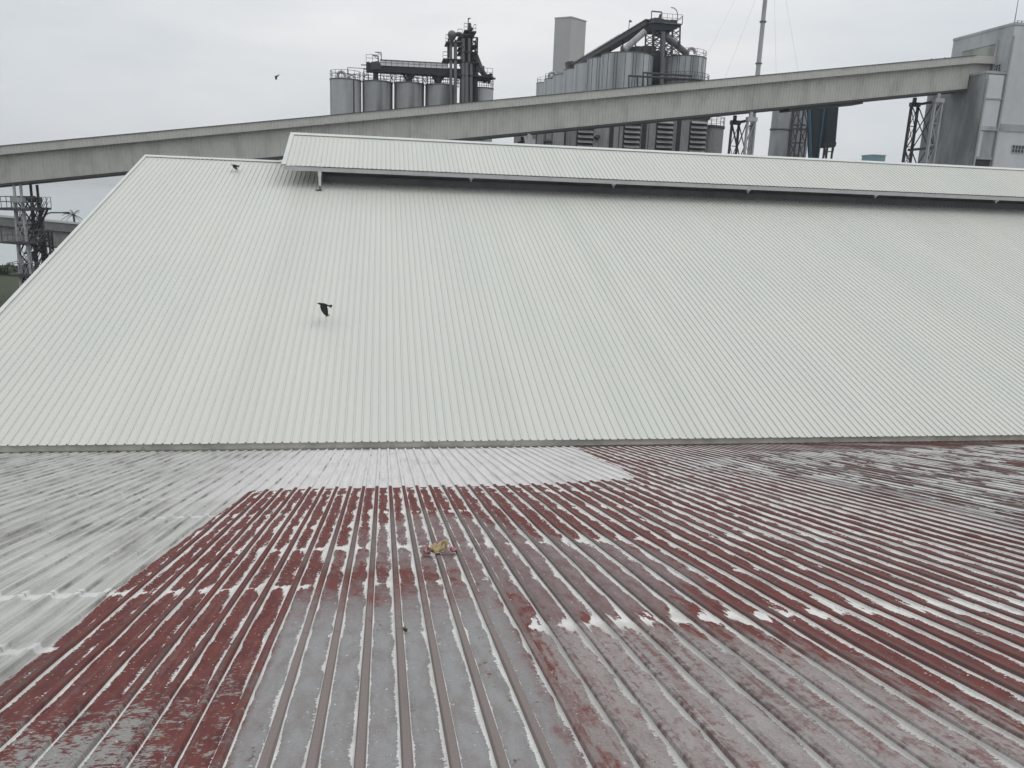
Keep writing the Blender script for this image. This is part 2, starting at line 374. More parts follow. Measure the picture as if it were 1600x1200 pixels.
shed = thing('red_roofed_shed', 'old shed with flaking red and white painted ribbed roof in the foreground', 'shed', (0, 0, 0))
def old_roof():
    T0, T1, X0, X1 = -4.5, 19.95, -16., 27.
    rows = set(np.round(np.arange(T0, 3, .3), 3)) | set(np.round(np.arange(3, T1+.01, .12), 3))
    for t, _ in PURL: rows |= {round(t+k, 3) for k in (-.24, -.16, -.1, -.06, -.03, 0, .03, .06, .1, .16, .24)}
    rows = np.array(sorted(rows))
    i0, i1 = int((X0-XR0)/PITCH_R), int((X1-XR0)/PITCH_R)
    prof = [(-.033, 0), (-.029, .004), (-.0195, .029), (-.016, .032), (.016, .032), (.0195, .029), (.029, .004), (.033, 0), (.066, .001), (.1015, .0006), (.137, .001)]
    cols = [(XR0+i*PITCH_R+a, b) for i in range(i0, i1) for a, b in prof]
    cx = np.array([c[0] for c in cols]); cz = np.array([c[1] for c in cols])
    nx, ny = len(cx), len(rows)
    XX, YY = np.meshgrid(cx, rows); ZZ = np.tile(cz, (ny, 1))
    XX = XX+.0015*np.sin(YY*1.9+np.floor(XX/.812)*1.7)+.001*np.sin(YY*5.3+XX*3)      # sheets are not dead straight
    ZZ = ZZ+.0012*np.sin(YY*2.1+XX*1.3)*np.sin(XX*2.2+.7)
    lap = (YY > 12.2)*.0-np.interp(YY, [5.29, 5.31], [0, 1])*.004-np.interp(YY, [12.19, 12.21], [0, 1])*.004   # end laps
    co_ = np.stack([XX, YY, ZZ+lap], -1).reshape(-1, 3)
    idx = np.arange(nx*ny).reshape(ny, nx)
    q = np.stack([idx[:-1, :-1], idx[:-1, 1:], idx[1:, 1:], idx[1:, :-1]], -1).reshape(-1, 4)
    me = bpy.data.meshes.new('roof_sheet')
    me.vertices.add(len(co_)); me.vertices.foreach_set('co', co_.ravel())
    me.loops.add(q.size); me.loops.foreach_set('vertex_index', q.ravel().astype(np.int32))
    me.polygons.add(len(q)); me.polygons.foreach_set('loop_start', np.arange(0, q.size, 4, dtype=np.int32))
    me.update(calc_edges=True); me.polygons.foreach_set('use_smooth', np.zeros(len(q), bool))
    Pt = co_[:, :2]; a = {}
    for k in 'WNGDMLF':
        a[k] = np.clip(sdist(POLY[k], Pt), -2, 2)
    x, t = Pt[:, 0], Pt[:, 1]
    a['G'] = np.clip(np.minimum(np.minimum((x+.71)*6, (.97-x)*2.2), (6.9-t)*.34), -2, 2)
    E = .66+.75*np.clip((t-6.)/2, 0, 1)+.7*np.clip((x-1.8)/3.4, 0, 1)+.25*np.clip((-x-.7)*4, 0, 1)
    E = np.where(a['L'] > 0, .4, E); E = np.minimum(E, 2.)+.55*np.clip(a['F'], 0, 1)
    E += .3*np.clip(a['D']*3, 0, 1)
    a['E'] = E
    a['M'] = np.maximum(a['M'], np.where(x > .8, -.2+.05*np.sin(x*1.7+t), -2))
    pu = np.zeros(len(x))
    for tk, st in PURL:
        stx = st*(.62+.38*np.sin(x*2.3+tk*5)+.25*np.sin(x*.9+tk))
        if tk < 6: stx = np.where((x > .95) | (x < -2), stx+1.15, stx*.25)
        elif tk < 7: stx = np.where(x < -.6, stx+.9, stx*.45)
        elif tk < 9: stx = np.where(x > 2.6, stx+.5, stx)
        elif tk < 11: stx = stx+.15
        pu = np.maximum(pu, np.clip(stx, .15, 1.5)*np.exp(-np.abs(t-tk)/(np.where(x > 1., .15, .07) if tk < 6 else .08)))
    a['P'] = pu
    for k, v in a.items():
        at_ = me.attributes.new('a_'+k, 'FLOAT', 'POINT'); at_.data.foreach_set('value', v.astype(np.float32))
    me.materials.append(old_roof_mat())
    o = bpy.data.objects.new('roof_sheet', me); C.objects.link(o); o.parent = shed
    o.location = OLD_O; o.rotation_euler = (-SR, 0, 0)
old_roof()
def oldp(x, t, n=0.):
    return OLD_O+Vector((x, t*math.cos(SR)+n*math.sin(SR), -t*math.sin(SR)+n*math.cos(SR)))
wallm = MT['mill']
b = MB(); z0 = oldp(0, -4.5).z; y0 = oldp(0, -4.5).y
b.hexa([(-16.2, -24, 0), (26.8, -24, 0), (26.8, 19.0, 0), (-16.2, 19.0, 0), (-16.2, -24, oldp(0, 19.4).z-.25), (26.8, -24, oldp(0, 19.4).z-.25), (26.8, 19.0, oldp(0, 19.4).z-.25), (-16.2, 19.0, oldp(0, 19.4).z-.25)])
b.build('wall', wallm, shed)
MB().hexa([oldp(-16, -4.6, -.1), oldp(26.9, -4.6, -.1), oldp(26.9, -4.6, .0)+Vector((0, -19.5, -4.4)), oldp(-16, -4.6, .0)+Vector((0, -19.5, -4.4)),
           oldp(-16, -4.6, -.05), oldp(26.9, -4.6, -.05), oldp(26.9, -4.6, .05)+Vector((0, -19.5, -4.4)), oldp(-16, -4.6, .05)+Vector((0, -19.5, -4.4))]).build('rear_roof_sheet', MT['steel'], shed)

# ---- new white roof
def white_mat():
    m = Mat('off_white_roof_sheet', .42, 0, .35)
    x, y, z = m.xyz()
    sheet = ((x-XW0)/(PITCH_R*4)+.15).floor()
    t = (m.white(sheet)-.5)*.035
    n1 = m.noise((.35, .12, 1), 4, .6); n2 = m.noise((9, .35, 1), 4, .6); n3 = m.noise((5, 5, 5), 3, .6)
    c = m.mix((.53, .54, .505), (.55, .55, .513), n1.step(.35, .65))
    c = m.mix(c, (.42, .44, .41), n2.step(.55, .8)*.22)
    c = m.mix(c, (.3, .3, .27), m.noise((3.3, 2.6, 1), 3, .6).step(.735, .76)*.35)
    m.bump(n3*.4+n1, .006, .25)
    return m.done(m.scale(c, t+(n3-.5)*.05+1))
WM = white_mat()
nshed = thing('white_roofed_shed', 'large shed with clean off white ribbed roof and raised ridge vent behind the red roof', 'shed', (0, 0, 0))
XE = 58.
def ribbed(name, x0, x1, L, rot, origin, parent, thick=True):
    """ribbed sheet; local x along the eave, y up the slope, z normal"""
    i0 = math.ceil((x0-XW0)/PITCH_R); i1 = int((x1-XW0)/PITCH_R)
    a = [(x0, 0)]
    for i in range(i0, i1+1):
        c = XW0+i*PITCH_R
        for dx, dz in ((-.021, 0), (-.013, .025), (-.0105, .028), (.0105, .028), (.013, .025), (.021, 0), (.0335, 0), (.0345, .0025), (.041, .0025), (.042, 0)):
            if x0 < c+dx < x1: a.append((c+dx, dz))
    a.append((x1, 0))
    mb = MB(); ys = [0, L*.25, L*.5, L*.75, L]
    mb.grid([[(p, y_+ (0.006*math.sin(p*9.7)+.004*math.sin(p*23) if y_ == 0 else 0), q) for p, q in a] for y_ in ys], False, False)
    me = bpy.data.meshes.new(name); me.from_pydata(mb.v, [], mb.f); me.update(); me.materials.append(WM)
    o = bpy.data.objects.new(name, me); C.objects.link(o); o.parent = parent
    o.location = Vector(origin)-wloc(parent); o.rotation_euler = rot
    return o
ribbed('roof_sheet', XG, XE, LW, (SW, 0, 0), (0, YB, ZB), nshed)
# rear slope
MB().hexa([(XG, YR, ZR-.03), (XE, YR, ZR-.03), (XE, YR+22, ZR-.03-22*math.tan(SW)), (XG, YR+22, ZR-.03-22*math.tan(SW)),
           (XG, YR, ZR), (XE, YR, ZR), (XE, YR+22, ZR-22*math.tan(SW)), (XG, YR+22, ZR-22*math.tan(SW))]).build('rear_roof_sheet', WM, nshed)
tw = Vector((0, math.cos(SW), math.sin(SW))); nw = Vector((0, -math.sin(SW), math.cos(SW)))
def wp(x, t, n=0.): return Vector((x, YB, ZB))+tw*t+nw*n
def plate(mb, a, b, c, d, th):               # thin sheet of thickness th
    a, b, c, d = map(Vector, (a, b, c, d)); n = (b-a).cross(d-a).normalized()*th
    mb.hexa([a, b, c, d, a+n, b+n, c+n, d+n])
# ridge cap, in lengths, each lapped over the next
mb = MB(); x = XG-.05; k = 0
while x < -2.7:
    x1 = min(x+3.0, -2.6); o_ = .047+.002*(k % 2)
    plate(mb, wp(x, LW-.21, o_), wp(x1+.03, LW-.21, o_), wp(x1+.03, LW+.02, o_+.012), wp(x, LW+.02, o_+.012), .003)
    plate(mb, wp(x, LW-.21, o_-.02), wp(x1+.03, LW-.21, o_-.02), wp(x1+.03, LW-.21, o_), wp(x, LW-.21, o_), .003)
    rr = Vector((0, YR+.22, ZR-.22*math.tan(SW)+.05))
    plate(mb, wp(x, LW+.02, o_+.014), wp(x1+.03, LW+.02, o_+.014), rr+Vector((x1+.03, 0, 0)), rr+Vector((x, 0, 0)), .003)
    x = x1; k += 1
mb.build('ridge_cap', MT['trim'], nshed)
# barge flashing along the gable edge
mb = MB()
plate(mb, wp(XG-.06, -.02, .04), wp(XG+.06, -.02, .04), wp(XG+.06, LW, .04), wp(XG-.06, LW, .04), .003)
plate(mb, wp(XG-.06, -.02, -.16), wp(XG-.06, -.02, .046), wp(XG-.06, LW, .046), wp(XG-.06, LW, -.16), .003)
mb.build('barge_flashing', MT['trim'], nshed)
mb = MB(); g = XG+.12
mb.face([(g, YB+.3, 0), (g, YR+21.5, 0), (g, YR+21.5, ZR-21.5*math.tan(SW)-.05), (g, YR, ZR-.05), (g, YB+.3, ZB+.3*math.tan(SW)-.05)])
mb.build('gable_wall', MT['fascia'], nshed)
mb = MB(); mb.face([(XG+.13, YB+.35, 0), (XE, YB+.35, 0), (XE, YB+.35, ZB+.05), (XG+.13, YB+.35, ZB+.05)])
mb.build('eave_wall', MT['black'], nshed)
# apron flashing between the two roofs, in lengths with slightly uneven joints
ya = YB+.055; x = XG; k = 0
while x < 26.5:
    x1 = x+random.uniform(2.6, 3.4); za = [oldp(0, (ya+HR*math.sin(SR))/math.cos(SR)).z-.02]*2
    top = ZB-.012; lo = za[0]+random.uniform(.0, .012)
    mb = MB(); yk = ya+(.004 if k % 2 else 0.)
    plate(mb, (x, yk, lo), (x1+.02, yk, lo), (x1+.02, yk+.01, top), (x, yk+.01, top), -.004)
    # its foot, turned out over the old roof's ribs
    sl_ = math.tan(SR); f0 = .05+random.uniform(-.015, .015)
    fz = lambda yy: oldp(0, (yy+HR*math.sin(SR))/math.cos(SR)).z+.037
    plate(mb, (x, yk-f0, fz(yk-f0)), (x1+.02, yk-f0, fz(yk-f0)), (x1+.02, yk+.003, fz(yk)+.006), (x, yk+.003, fz(yk)+.006), .004)
    ob = mb.build('apron_flashing', MT['apron'], nshed)
    if k % 3 == 1:
        xx = x1-.09; MB().tube([(xx, yk-.012, lo+.06), (xx, yk-.03, lo+.12), (xx+.05, yk-.03, lo+.13), (xx+.06, yk-.012, lo+.06)], .004, 6).build('bracket', MT['dark'], ob)
    x = x1; k += 1

# ---- raised ridge vent (monitor)
YE, ZE = 36.72, H0+.965; ZMR = H0+2.515; MX0 = -4.31
MS = math.atan2(ZMR-ZE, YR-YE); ML = math.hypot(ZMR-ZE, YR-YE)
ribbed('vent_roof_sheet', MX0, XE, ML, (MS, 0, 0), (0, YE, ZE), nshed)
vt = Vector((0, math.cos(MS), math.sin(MS))); vn = Vector((0, -math.sin(MS), math.cos(MS)))
def vp(x, t, n=0.): return Vector((x, YE, ZE))+vt*t+vn*n
MB().hexa([(MX0, YR, ZMR-.03), (XE, YR, ZMR-.03), (XE, 2*YR-YE, ZE-.03), (MX0, 2*YR-YE, ZE-.03), (MX0, YR, ZMR), (XE, YR, ZMR), (XE, 2*YR-YE, ZE), (MX0, 2*YR-YE, ZE)]).build('vent_rear_roof_sheet', WM, nshed)
mb = MB(); x = MX0-.05; k = 0
while x < XE:
    x1 = x+3.0; o_ = .047+.003*(k % 2)
    plate(mb, vp(x, ML-.22, o_), vp(x1+.03, ML-.22, o_), vp(x1+.03, ML+.02, o_+.012), vp(x, ML+.02, o_+.012), .003)
    plate(mb, vp(x, ML-.22, o_-.02), vp(x1+.03, ML-.22, o_-.02), vp(x1+.03, ML-.22, o_), vp(x, ML-.22, o_), .003)
    plate(mb, vp(x, ML+.02, o_+.014), vp(x1+.03, ML+.02, o_+.014), (x1+.03, YR+.25, ZMR-.05), (x, YR+.25, ZMR-.05), .003)
    x = x1; k += 1
mb.build('vent_ridge_cap', MT['trim'], nshed)
mb = MB()
plate(mb, vp(MX0-.05, -.02, .046), vp(MX0+.13, -.02, .046), vp(MX0+.13, ML, .046), vp(MX0-.05, ML, .046), .003)
plate(mb, vp(MX0-.05, -.02, -.12), vp(MX0-.05, -.02, .046), vp(MX0-.05, ML, .046), vp(MX0-.05, ML, -.12), .003)
mb.build('vent_barge_flashing', MT['trim'], nshed)
# eave gutter under the vent roof
mb = MB()
mb.box((MX0+.02, YE+.05, ZE-.19), (XE, YE+.18, ZE-.03))
mb.box((MX0+.02, YE+.03, ZE-.205), (XE, YE+.055, ZE-.18))
mb.build('gutter', MT['fascia'], nshed)
MX1 = -2.72
def zroof(y): return ZB+(y-YB)*math.tan(SW)
MB().box((MX1, 37.72, zroof(37.72)-.1), (XE, 37.76, zroof(37.72)+.3)).build('upstand', MT['upstand'], nshed)
mb = MB(); mb.box((MX1, 37.9, zroof(37.9)-.1), (XE, 37.95, ZE+.36)); mb.build('vent_screen', MT['louv_d'], nshed)
# netting hung in the opening, sagging unevenly
row0 = []; row1 = []; x = MX1
while x < XE:
    row0.append((x, 37.84, ZE+.3)); row1.append((x, 37.81+.02*math.sin(x*2), zroof(37.8)+.3+.06*math.sin(x*.9)+.05*math.sin(x*2.3+1))); x += .3
MB().grid([row0, row1], False, True).build('netting', MT['louv_d'], nshed, recalc=False)
sf_ = [(MX1, YE+.2, ZE+.055), (XE, YE+.2, ZE+.055), (XE, 37.88, ZE+.455), (MX1, 37.88, ZE+.455)]
MB().hexa([(p[0], p[1], p[2]-.03) for p in sf_]+[(p[0], p[1], p[2]-.012) for p in sf_]).build('added_lining', MT['louv_d'], nshed)  # dark lining added under the vent roof to cut bounced light
mb = MB(); mb.face([(MX1, 37.25, zroof(37.25)-.05), (MX1, 2*YR-37.25, zroof(37.25)-.05), (MX1, 2*YR-37.25, ZE+.25), (MX1, YR, ZMR-.1), (MX1, 37.25, ZE+.25)])
mb.build('vent_end_wall', MT['fascia'], nshed)
mb = MB(); x = MX1+.1
while x < XE: mb.bar((x, YE+.2, ZE-.05), (x, YR, ZMR-.08), .06, .1); x += 1.65
mb.build('rafter', MT['steel'], nshed)
for k in range(10):
    x = MX1-.04+k*6.63
    if x > XE: break
    mb = MB()
    if k == 0:
        mb.bar((x, YE-.02, ZE-.2), (x, YE-.06, zroof(YE-.06)+.13), .1, .08); mb.bar((x, YE-.0, ZE-.24), (x, YE-.01, ZE-.42), .15, .13)
        o = mb.build('downpipe', MT['trim'], nshed)
        MB().box((x-.16, YE-.3, zroof(YE-.3)+.04), (x+.1, YE-.2, zroof(YE-.3)+.07)).build('foot_bracket', MT['black'], o)
        MB().tube([(x, YE-.06, zroof(YE-.06)+.15), (x+.01, YE-.12, zroof(YE-.06)+.07), (x+.02, YE-.3, zroof(YE-.3)+.06)], .05, 8).build('shoe', MT['steel'], o)
    else:
        mb.tube([(x, YE+.1, ZE-.18), (x, YE+.1, ZE-.36)], .04, 10); mb.box((x-.08, YE+.02, ZE-.27), (x+.08, YE+.17, ZE-.206))
        mb.build('gutter_outlet', MT['pipe'], nshed)

# ------------------------------------------------------------------ conveyor gallery
def gallery(name, label, base, XA, ZA, XB, ZB_, Y, hw, roofh, wid, over=.62, flat_to=None, cl='gal', rf='galroof'):
    """XA..XB: along x, ZA / ZB_: height of the wall's foot at each end"""
    t = thing(name, label, 'conveyor gallery', base)
    dz = (ZB_-ZA)/(XB-XA); zf = lambda x: ZA+(x-XA)*dz
    mb = MB(); U = Vector((XB-XA, 0, ZB_-ZA))
    mb.corr((XA, Y, ZA), U, (0, 0, hw), .34, .05, (0, -1, 0)); mb.build('wall_cladding', MT[cl], t)
    MB().corr((XA, Y+wid, ZA), U, (0, 0, hw), .34, .05, (0, 1, 0)).build('rear_cladding', MT[cl], t)
    MB().hexa([(XA, Y-.02, ZA-.22), (XB, Y-.02, ZB_-.22), (XB, Y+wid+.02, ZB_-.22), (XA, Y+wid+.02, ZA-.22),
               (XA, Y-.02, ZA-.01), (XB, Y-.02, ZB_-.01), (XB, Y+wid+.02, ZB_-.01), (XA, Y+wid+.02, ZA-.01)]).build('floor_frame', MT['dark'], t)
    def prof(x, z):
        z0 = z+hw-.05
        return [(x, Y-over, z0), (x, Y-over+.02, z0+roofh*.5), (x, Y-over+.05, z0+roofh), (x, Y+wid/2, z0+roofh+.2),
                (x, Y+wid+over-.05, z0+roofh), (x, Y+wid+over-.02, z0+roofh*.5), (x, Y+wid+over, z0)]
    rows = []; n = int((XB-XA)/.34)
    for i in range(n+1):
        f = i/n; x = XA+(XB-XA)*f; z = ZA+(ZB_-ZA)*f
        for s_, o_ in ((0, 0), (.12, 0), (.15, .03), (.28, .03), (.31, 0)):
            xx = x+s_
            if i == n and s_ > 0: break
            rows.append([(p[0], p[1]+(-o_ if p[1] < Y+wid/2 else o_), p[2]+o_*.4) for p in prof(xx, z+s_*dz)])
    MB().grid(rows, False, False).build('roof_sheet', MT[rf], t)
    d0, d1 = prof(XA, ZA)[2], prof(XB, ZB_)[2]
    MB().bar((d0[0], d0[1]-.06, d0[2]+.03), (d1[0], d1[1]-.06, d1[2]+.03), .12, .05).build('roof_edge', MT['dark'], t)
    if flat_to:
        q0 = prof(XB, ZB_); q1 = prof(flat_to, ZB_+.08)
        MB().grid([q0, q1], False, False).build('end_roof_sheet', MT[rf], t)
        hh = .9
        MB().hexa([(XB, Y, ZB_+hw-hh*1.2), (flat_to, Y, ZB_+hw-hh), (flat_to, Y+wid, ZB_+hw-hh), (XB, Y+wid, ZB_+hw-hh*1.2),
                   (XB, Y, ZB_+hw+.02), (flat_to, Y, ZB_+hw+.1), (flat_to, Y+wid, ZB_+hw+.1), (XB, Y+wid, ZB_+hw+.02)]).build('end_cladding', MT[cl], t)
    return t, zf
a0 = at(0, 287, 85); a1 = at(1500, 139.5, 85); sl_ = (a1.z-a0.z)/(a1.x-a0.x)
XA = -75.; XB = 64.15; ZA = a0.z+(XA-a0.x)*sl_; ZBb = a0.z+(XB-a0.x)*sl_
gal, zgal = gallery('conveyor_gallery', 'long grey corrugated conveyor gallery rising across the picture to the concrete building', (0, 85, 0), XA, ZA, XB, ZBb, 85., 2.62, .78, 3.0, flat_to=66.62)
for px in (205, 395, 640, 760, 935, 1172.5, 1393):        # wider joints in the cladding
    xx = at(px, 200, 85).x
    MB().bar((xx, 84.94, zgal(xx)), (xx, 84.94, zgal(xx)+2.6), .09, .03).build('cladding_joint', MT['light'] if px == 1172.5 else MT['gal'], gal)
c0 = at(1228, 172, 86); c1 = at(1343, 160, 86)
MB().bar((c0.x, 86.4, zgal(c0.x)-.36), (c1.x, 86.4, zgal(c1.x)-.36), 2.2, .28).build('catwalk', MT['dark'], gal)

lo0 = at(0, 377.5, 125); lo1 = at(95, 386, 125); sl2 = (lo1.z-lo0.z)/(lo1.x-lo0.x)
zl = lambda x: lo0.z+(x-lo0.x)*sl2
lgal, _ = gallery('conveyor_gallery', 'lower dark grey conveyor gallery passing behind the stair tower at left', (-50, 125, 0), -95, zl(-95), -14, zl(-14), 125., 2.35, 1.15, 3.2, cl='gal2', rf='gal2roof')
for xx in (-80, -41.5, -20):
    mb = MB()
    for dy in (.6, 2.6):
        mb.tube([(xx, 125+dy, 0), (xx, 125+dy, zl(xx)-.2)], .34, 10)
    mb.bar((xx, 125.3, zl(xx)-.35), (xx, 128, zl(xx)-.35), .5, .4)
    mb.build('support_column', MT['light'], lgal)

# ---- trestles
def lattice(mb, pts, n, w, wb, zs=None):
    """lattice mast: pts = corner legs (bottom, top) pairs"""
    for a, b in pts: mb.bar(a, b, w)
    m_ = len(pts)
    for i in range(m_):
        a0, b0 = map(Vector, pts[i]); a1, b1 = map(Vector, pts[(i+1) % m_])
        for k in range(n):
            f, g = k/n, (k+1)/n
            p, q = (a0.lerp(b0, f), a1.lerp(b1, g)) if k % 2 == 0 else (a1.lerp(b1, f), a0.lerp(b0, g))
            mb.bar(p, q, wb); mb.bar(a0.lerp(b0, g), a1.lerp(b1, g), wb)
def trestle(label, x, z0=0., plated=True):
    zt = zgal(x)-.24; t = thing('trestle', label, 'trestle', (x, 86.5, 0), 'lattice trestles carrying the long gallery')
    for yy, mt, nm in ((85.1, 'light', 'near_column'), (89.2, 'dark', 'far_column')):  # the far column's shaded side is put into its dark colour
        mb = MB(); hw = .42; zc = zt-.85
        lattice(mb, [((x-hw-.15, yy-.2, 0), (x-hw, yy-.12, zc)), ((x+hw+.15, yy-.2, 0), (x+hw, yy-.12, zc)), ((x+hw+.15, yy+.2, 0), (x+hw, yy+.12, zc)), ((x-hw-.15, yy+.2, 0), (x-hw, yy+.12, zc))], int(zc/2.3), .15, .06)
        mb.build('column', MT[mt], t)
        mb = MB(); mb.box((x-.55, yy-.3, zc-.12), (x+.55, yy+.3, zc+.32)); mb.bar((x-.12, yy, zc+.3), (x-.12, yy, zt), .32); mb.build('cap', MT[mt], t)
    mb = MB(); n = max(2, round(zt/5.2)); hz = (zt-.8)/n
    for k in range(n):
        z_ = k*hz
        for sx in (-.4, .4):
            mb.bar((x+sx, 85.1, z_), (x+sx, 89.2, z_+hz), .09); mb.bar((x+sx, 89.2, z_), (x+sx, 85.1, z_+hz), .09)
        mb.bar((x, 85.1, z_+hz), (x, 89.2, z_+hz), .2, .26)
    mb.build('bracing', MT['dark'], t)
    return t
trestle('steel trestle with pale near column under the gallery beside the tall mast', at(1173, 200, 85.1).x)
trestle('steel trestle with crossed bracing standing against the concrete building', at(1460, 200, 85.1).x)
trestle('short visible trestle head under the gallery left of the louvred mill', at(828, 215, 85.1).x)

# ---- stair tower at left
def railing(mb, pts, h=1.05, r=.03, sp=1.2):
    pts = [Vector(p) for p in pts]
    for a, b in zip(pts, pts[1:]):
        n = max(1, round((b-a).length/sp))
        for k in range(n+1):
            p = a.lerp(b, k/n); mb.bar(p, p+Vector((0, 0, h)), r*1.6)
        for hh in (h, h*.55): mb.bar(a+Vector((0, 0, hh)), b+Vector((0, 0, hh)), r*1.6)
tx = at(37, 300, 86.5).x; ttop = zgal(tx)-.2
st = thing('stair_tower', 'steel lattice stair tower with railed platforms under the gallery at far left', 'stair tower', (tx, 86.5, 0))
for yy, mt in ((85.2, 'light'), (89.0, 'dark')):  # rear column coloured dark to paint in its shaded side
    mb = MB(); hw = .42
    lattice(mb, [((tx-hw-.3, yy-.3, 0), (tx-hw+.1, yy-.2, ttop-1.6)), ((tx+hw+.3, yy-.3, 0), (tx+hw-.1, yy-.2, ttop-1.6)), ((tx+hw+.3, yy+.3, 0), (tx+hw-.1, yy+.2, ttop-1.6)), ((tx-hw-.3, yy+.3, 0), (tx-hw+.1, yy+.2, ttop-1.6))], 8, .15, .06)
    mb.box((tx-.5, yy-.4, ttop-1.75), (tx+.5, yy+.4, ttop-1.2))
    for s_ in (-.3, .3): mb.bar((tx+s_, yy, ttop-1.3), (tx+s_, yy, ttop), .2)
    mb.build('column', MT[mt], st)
mb = MB()
for k in range(6):
    z_ = k*2.7
    for sx in (-.4, .4):
        mb.bar((tx+sx, 85.2, z_), (tx+sx, 89, z_+2.7), .1); mb.bar((tx+sx, 89, z_), (tx+sx, 85.2, z_+2.7), .1)
    mb.bar((tx, 85.2, z_+2.7), (tx, 89, z_+2.7), .16)
mb.bar((tx, 85.2, ttop-1.4), (tx, 89, ttop-1.4), .3, .35); mb.build('bracing', MT['dark'], st)
pz = [at(35, 325, 86).z, at(35, 376, 86).z, at(35, 426, 86).z]
for k, (zz, xl, xr) in enumerate(zip(pz, (-1.75, -1.5, -1.3), (1.0, .9, .9))):
    fl = MB().box((tx+xl, 84.4, zz-.22), (tx+xr, 90.2, zz)).build('platform', MT['dark'], st)
    mb = MB(); railing(mb, [(tx+xl, 90.2, zz), (tx+xl, 84.4, zz), (tx+xr, 84.4, zz), (tx+xr, 90.2, zz)]); mb.build('handrail', MT['steel'], fl)
for k, (za, zb_) in enumerate(((pz[1], pz[0]), (pz[2], pz[1]), (pz[2]-4.2, pz[2]))):
    mb = MB(); s_ = 1 if k % 2 == 0 else -1; xo = .7 if k == 0 else -.3*s_
    a = Vector((tx+xo-s_*1.1, 88.4, za)); b_ = Vector((tx+xo+s_*.5, 88.4, zb_))
    if k: a = Vector((tx+1.2*s_, 87.2, za)); b_ = Vector((tx-1.2*s_, 87.2, zb_))
    for dy in (-.45, .45): mb.bar(a+Vector((0, dy, 0)), b_+Vector((0, dy, 0)), .06, .2)
    n = 12
    for i in range(n): p = a.lerp(b_, (i+.5)/n); mb.box((p.x-.14, p.y-.45, p.z-.02), (p.x+.14, p.y+.45, p.z+.02))
    sf = mb.build('stair_flight', MT['dark'], st)
    mb = MB()
    for dy in (-.5, .5):
        for hh in (.5, .95): mb.bar(a+Vector((0, dy, hh)), b_+Vector((0, dy, hh)), .05)
    mb.build('handrail', MT['steel'], sf)
mb = MB(); xb_ = tx+.75
lattice(mb, [((xb_-.4, 88.5, 0), (xb_-.4, 88.5, pz[0]-2.4)), ((xb_+.4, 88.5, 0), (xb_+.4, 88.5, pz[0]-2.4)), ((xb_+.4, 89.3, 0), (xb_+.4, 89.3, pz[0]-2.4)), ((xb_-.4, 89.3, 0), (xb_-.4, 89.3, pz[0]-2.4))], 9, .16, .09)
mb.build('stair_column', MT['dark'], st)

# street lamp
l0 = at(68, 345, 100); l1 = at(102, 331, 100)
lamp = thing('street_lamp', 'tall grey street lamp with curved arm beside the stair tower', 'street lamp', (l0.x, 100, 0))
arm = [Vector((l0.x, 100, l0.z))]+[Vector((l0.x+(1-math.cos(a))*.95, 100, l0.z+math.sin(a)*.95)) for a in (.3, .6, .9, 1.2, 1.57)]+[Vector((l1.x-.1, 100, l0.z+.99))]
MB().tube([(l0.x, 100, 0), (l0.x, 100, l0.z)], [.17, .11], 10).build('pole', MT['steel'], lamp)
MB().tube(arm, .085, 8).build('arm', MT['steel'], lamp)
p = arm[-1]; MB().hexa([(p.x-.1, 99.85, p.z-.1), (p.x+.62, 99.8, p.z-.14), (p.x+.62, 100.2, p.z-.14), (p.x-.1, 100.15, p.z-.1), (p.x-.1, 99.88, p.z+.08), (p.x+.5, 99.84, p.z+.12), (p.x+.5, 100.16, p.z+.12), (p.x-.1, 100.12, p.z+.08)]).build('lamp_head', MT['dark'], lamp, .03)

# ------------------------------------------------------------------ mast with guy wires
mxy = at(1188.5, 70, 91.); mt_ = thing('mast', 'tall thin grey mast with guy wires rising past the gallery', 'mast', (mxy.x, 91, 0))
MB().tube([(mxy.x, 91, 0), (mxy.x, 91, 26), (mxy.x, 91, 50)], [.34, .29, .2], 14).build('pole', MT['pipe'], mt_)
for z in (33.8, 38.2, 27.): MB().cyl((mxy.x, 91, z), [(.3, -.1), (.38, -.06), (.38, .06), (.28, .1)], 14).build('flange', MT['steel'], mt_)
for gx, gy in ((1108, 79), (1133, 121), (1247, 110), (1213, 125)):
    e = at(gx, gy, 103); tp = Vector((mxy.x, 91, 48 if gx != 1133 else 44)); d = (e-tp)
    en = tp+d*((tp.z-0)/(-d.z)) if d.z < -1 else e
    MB().tube([tp, en], .008, 5).build('guy_wire', MT['steel'], mt_)

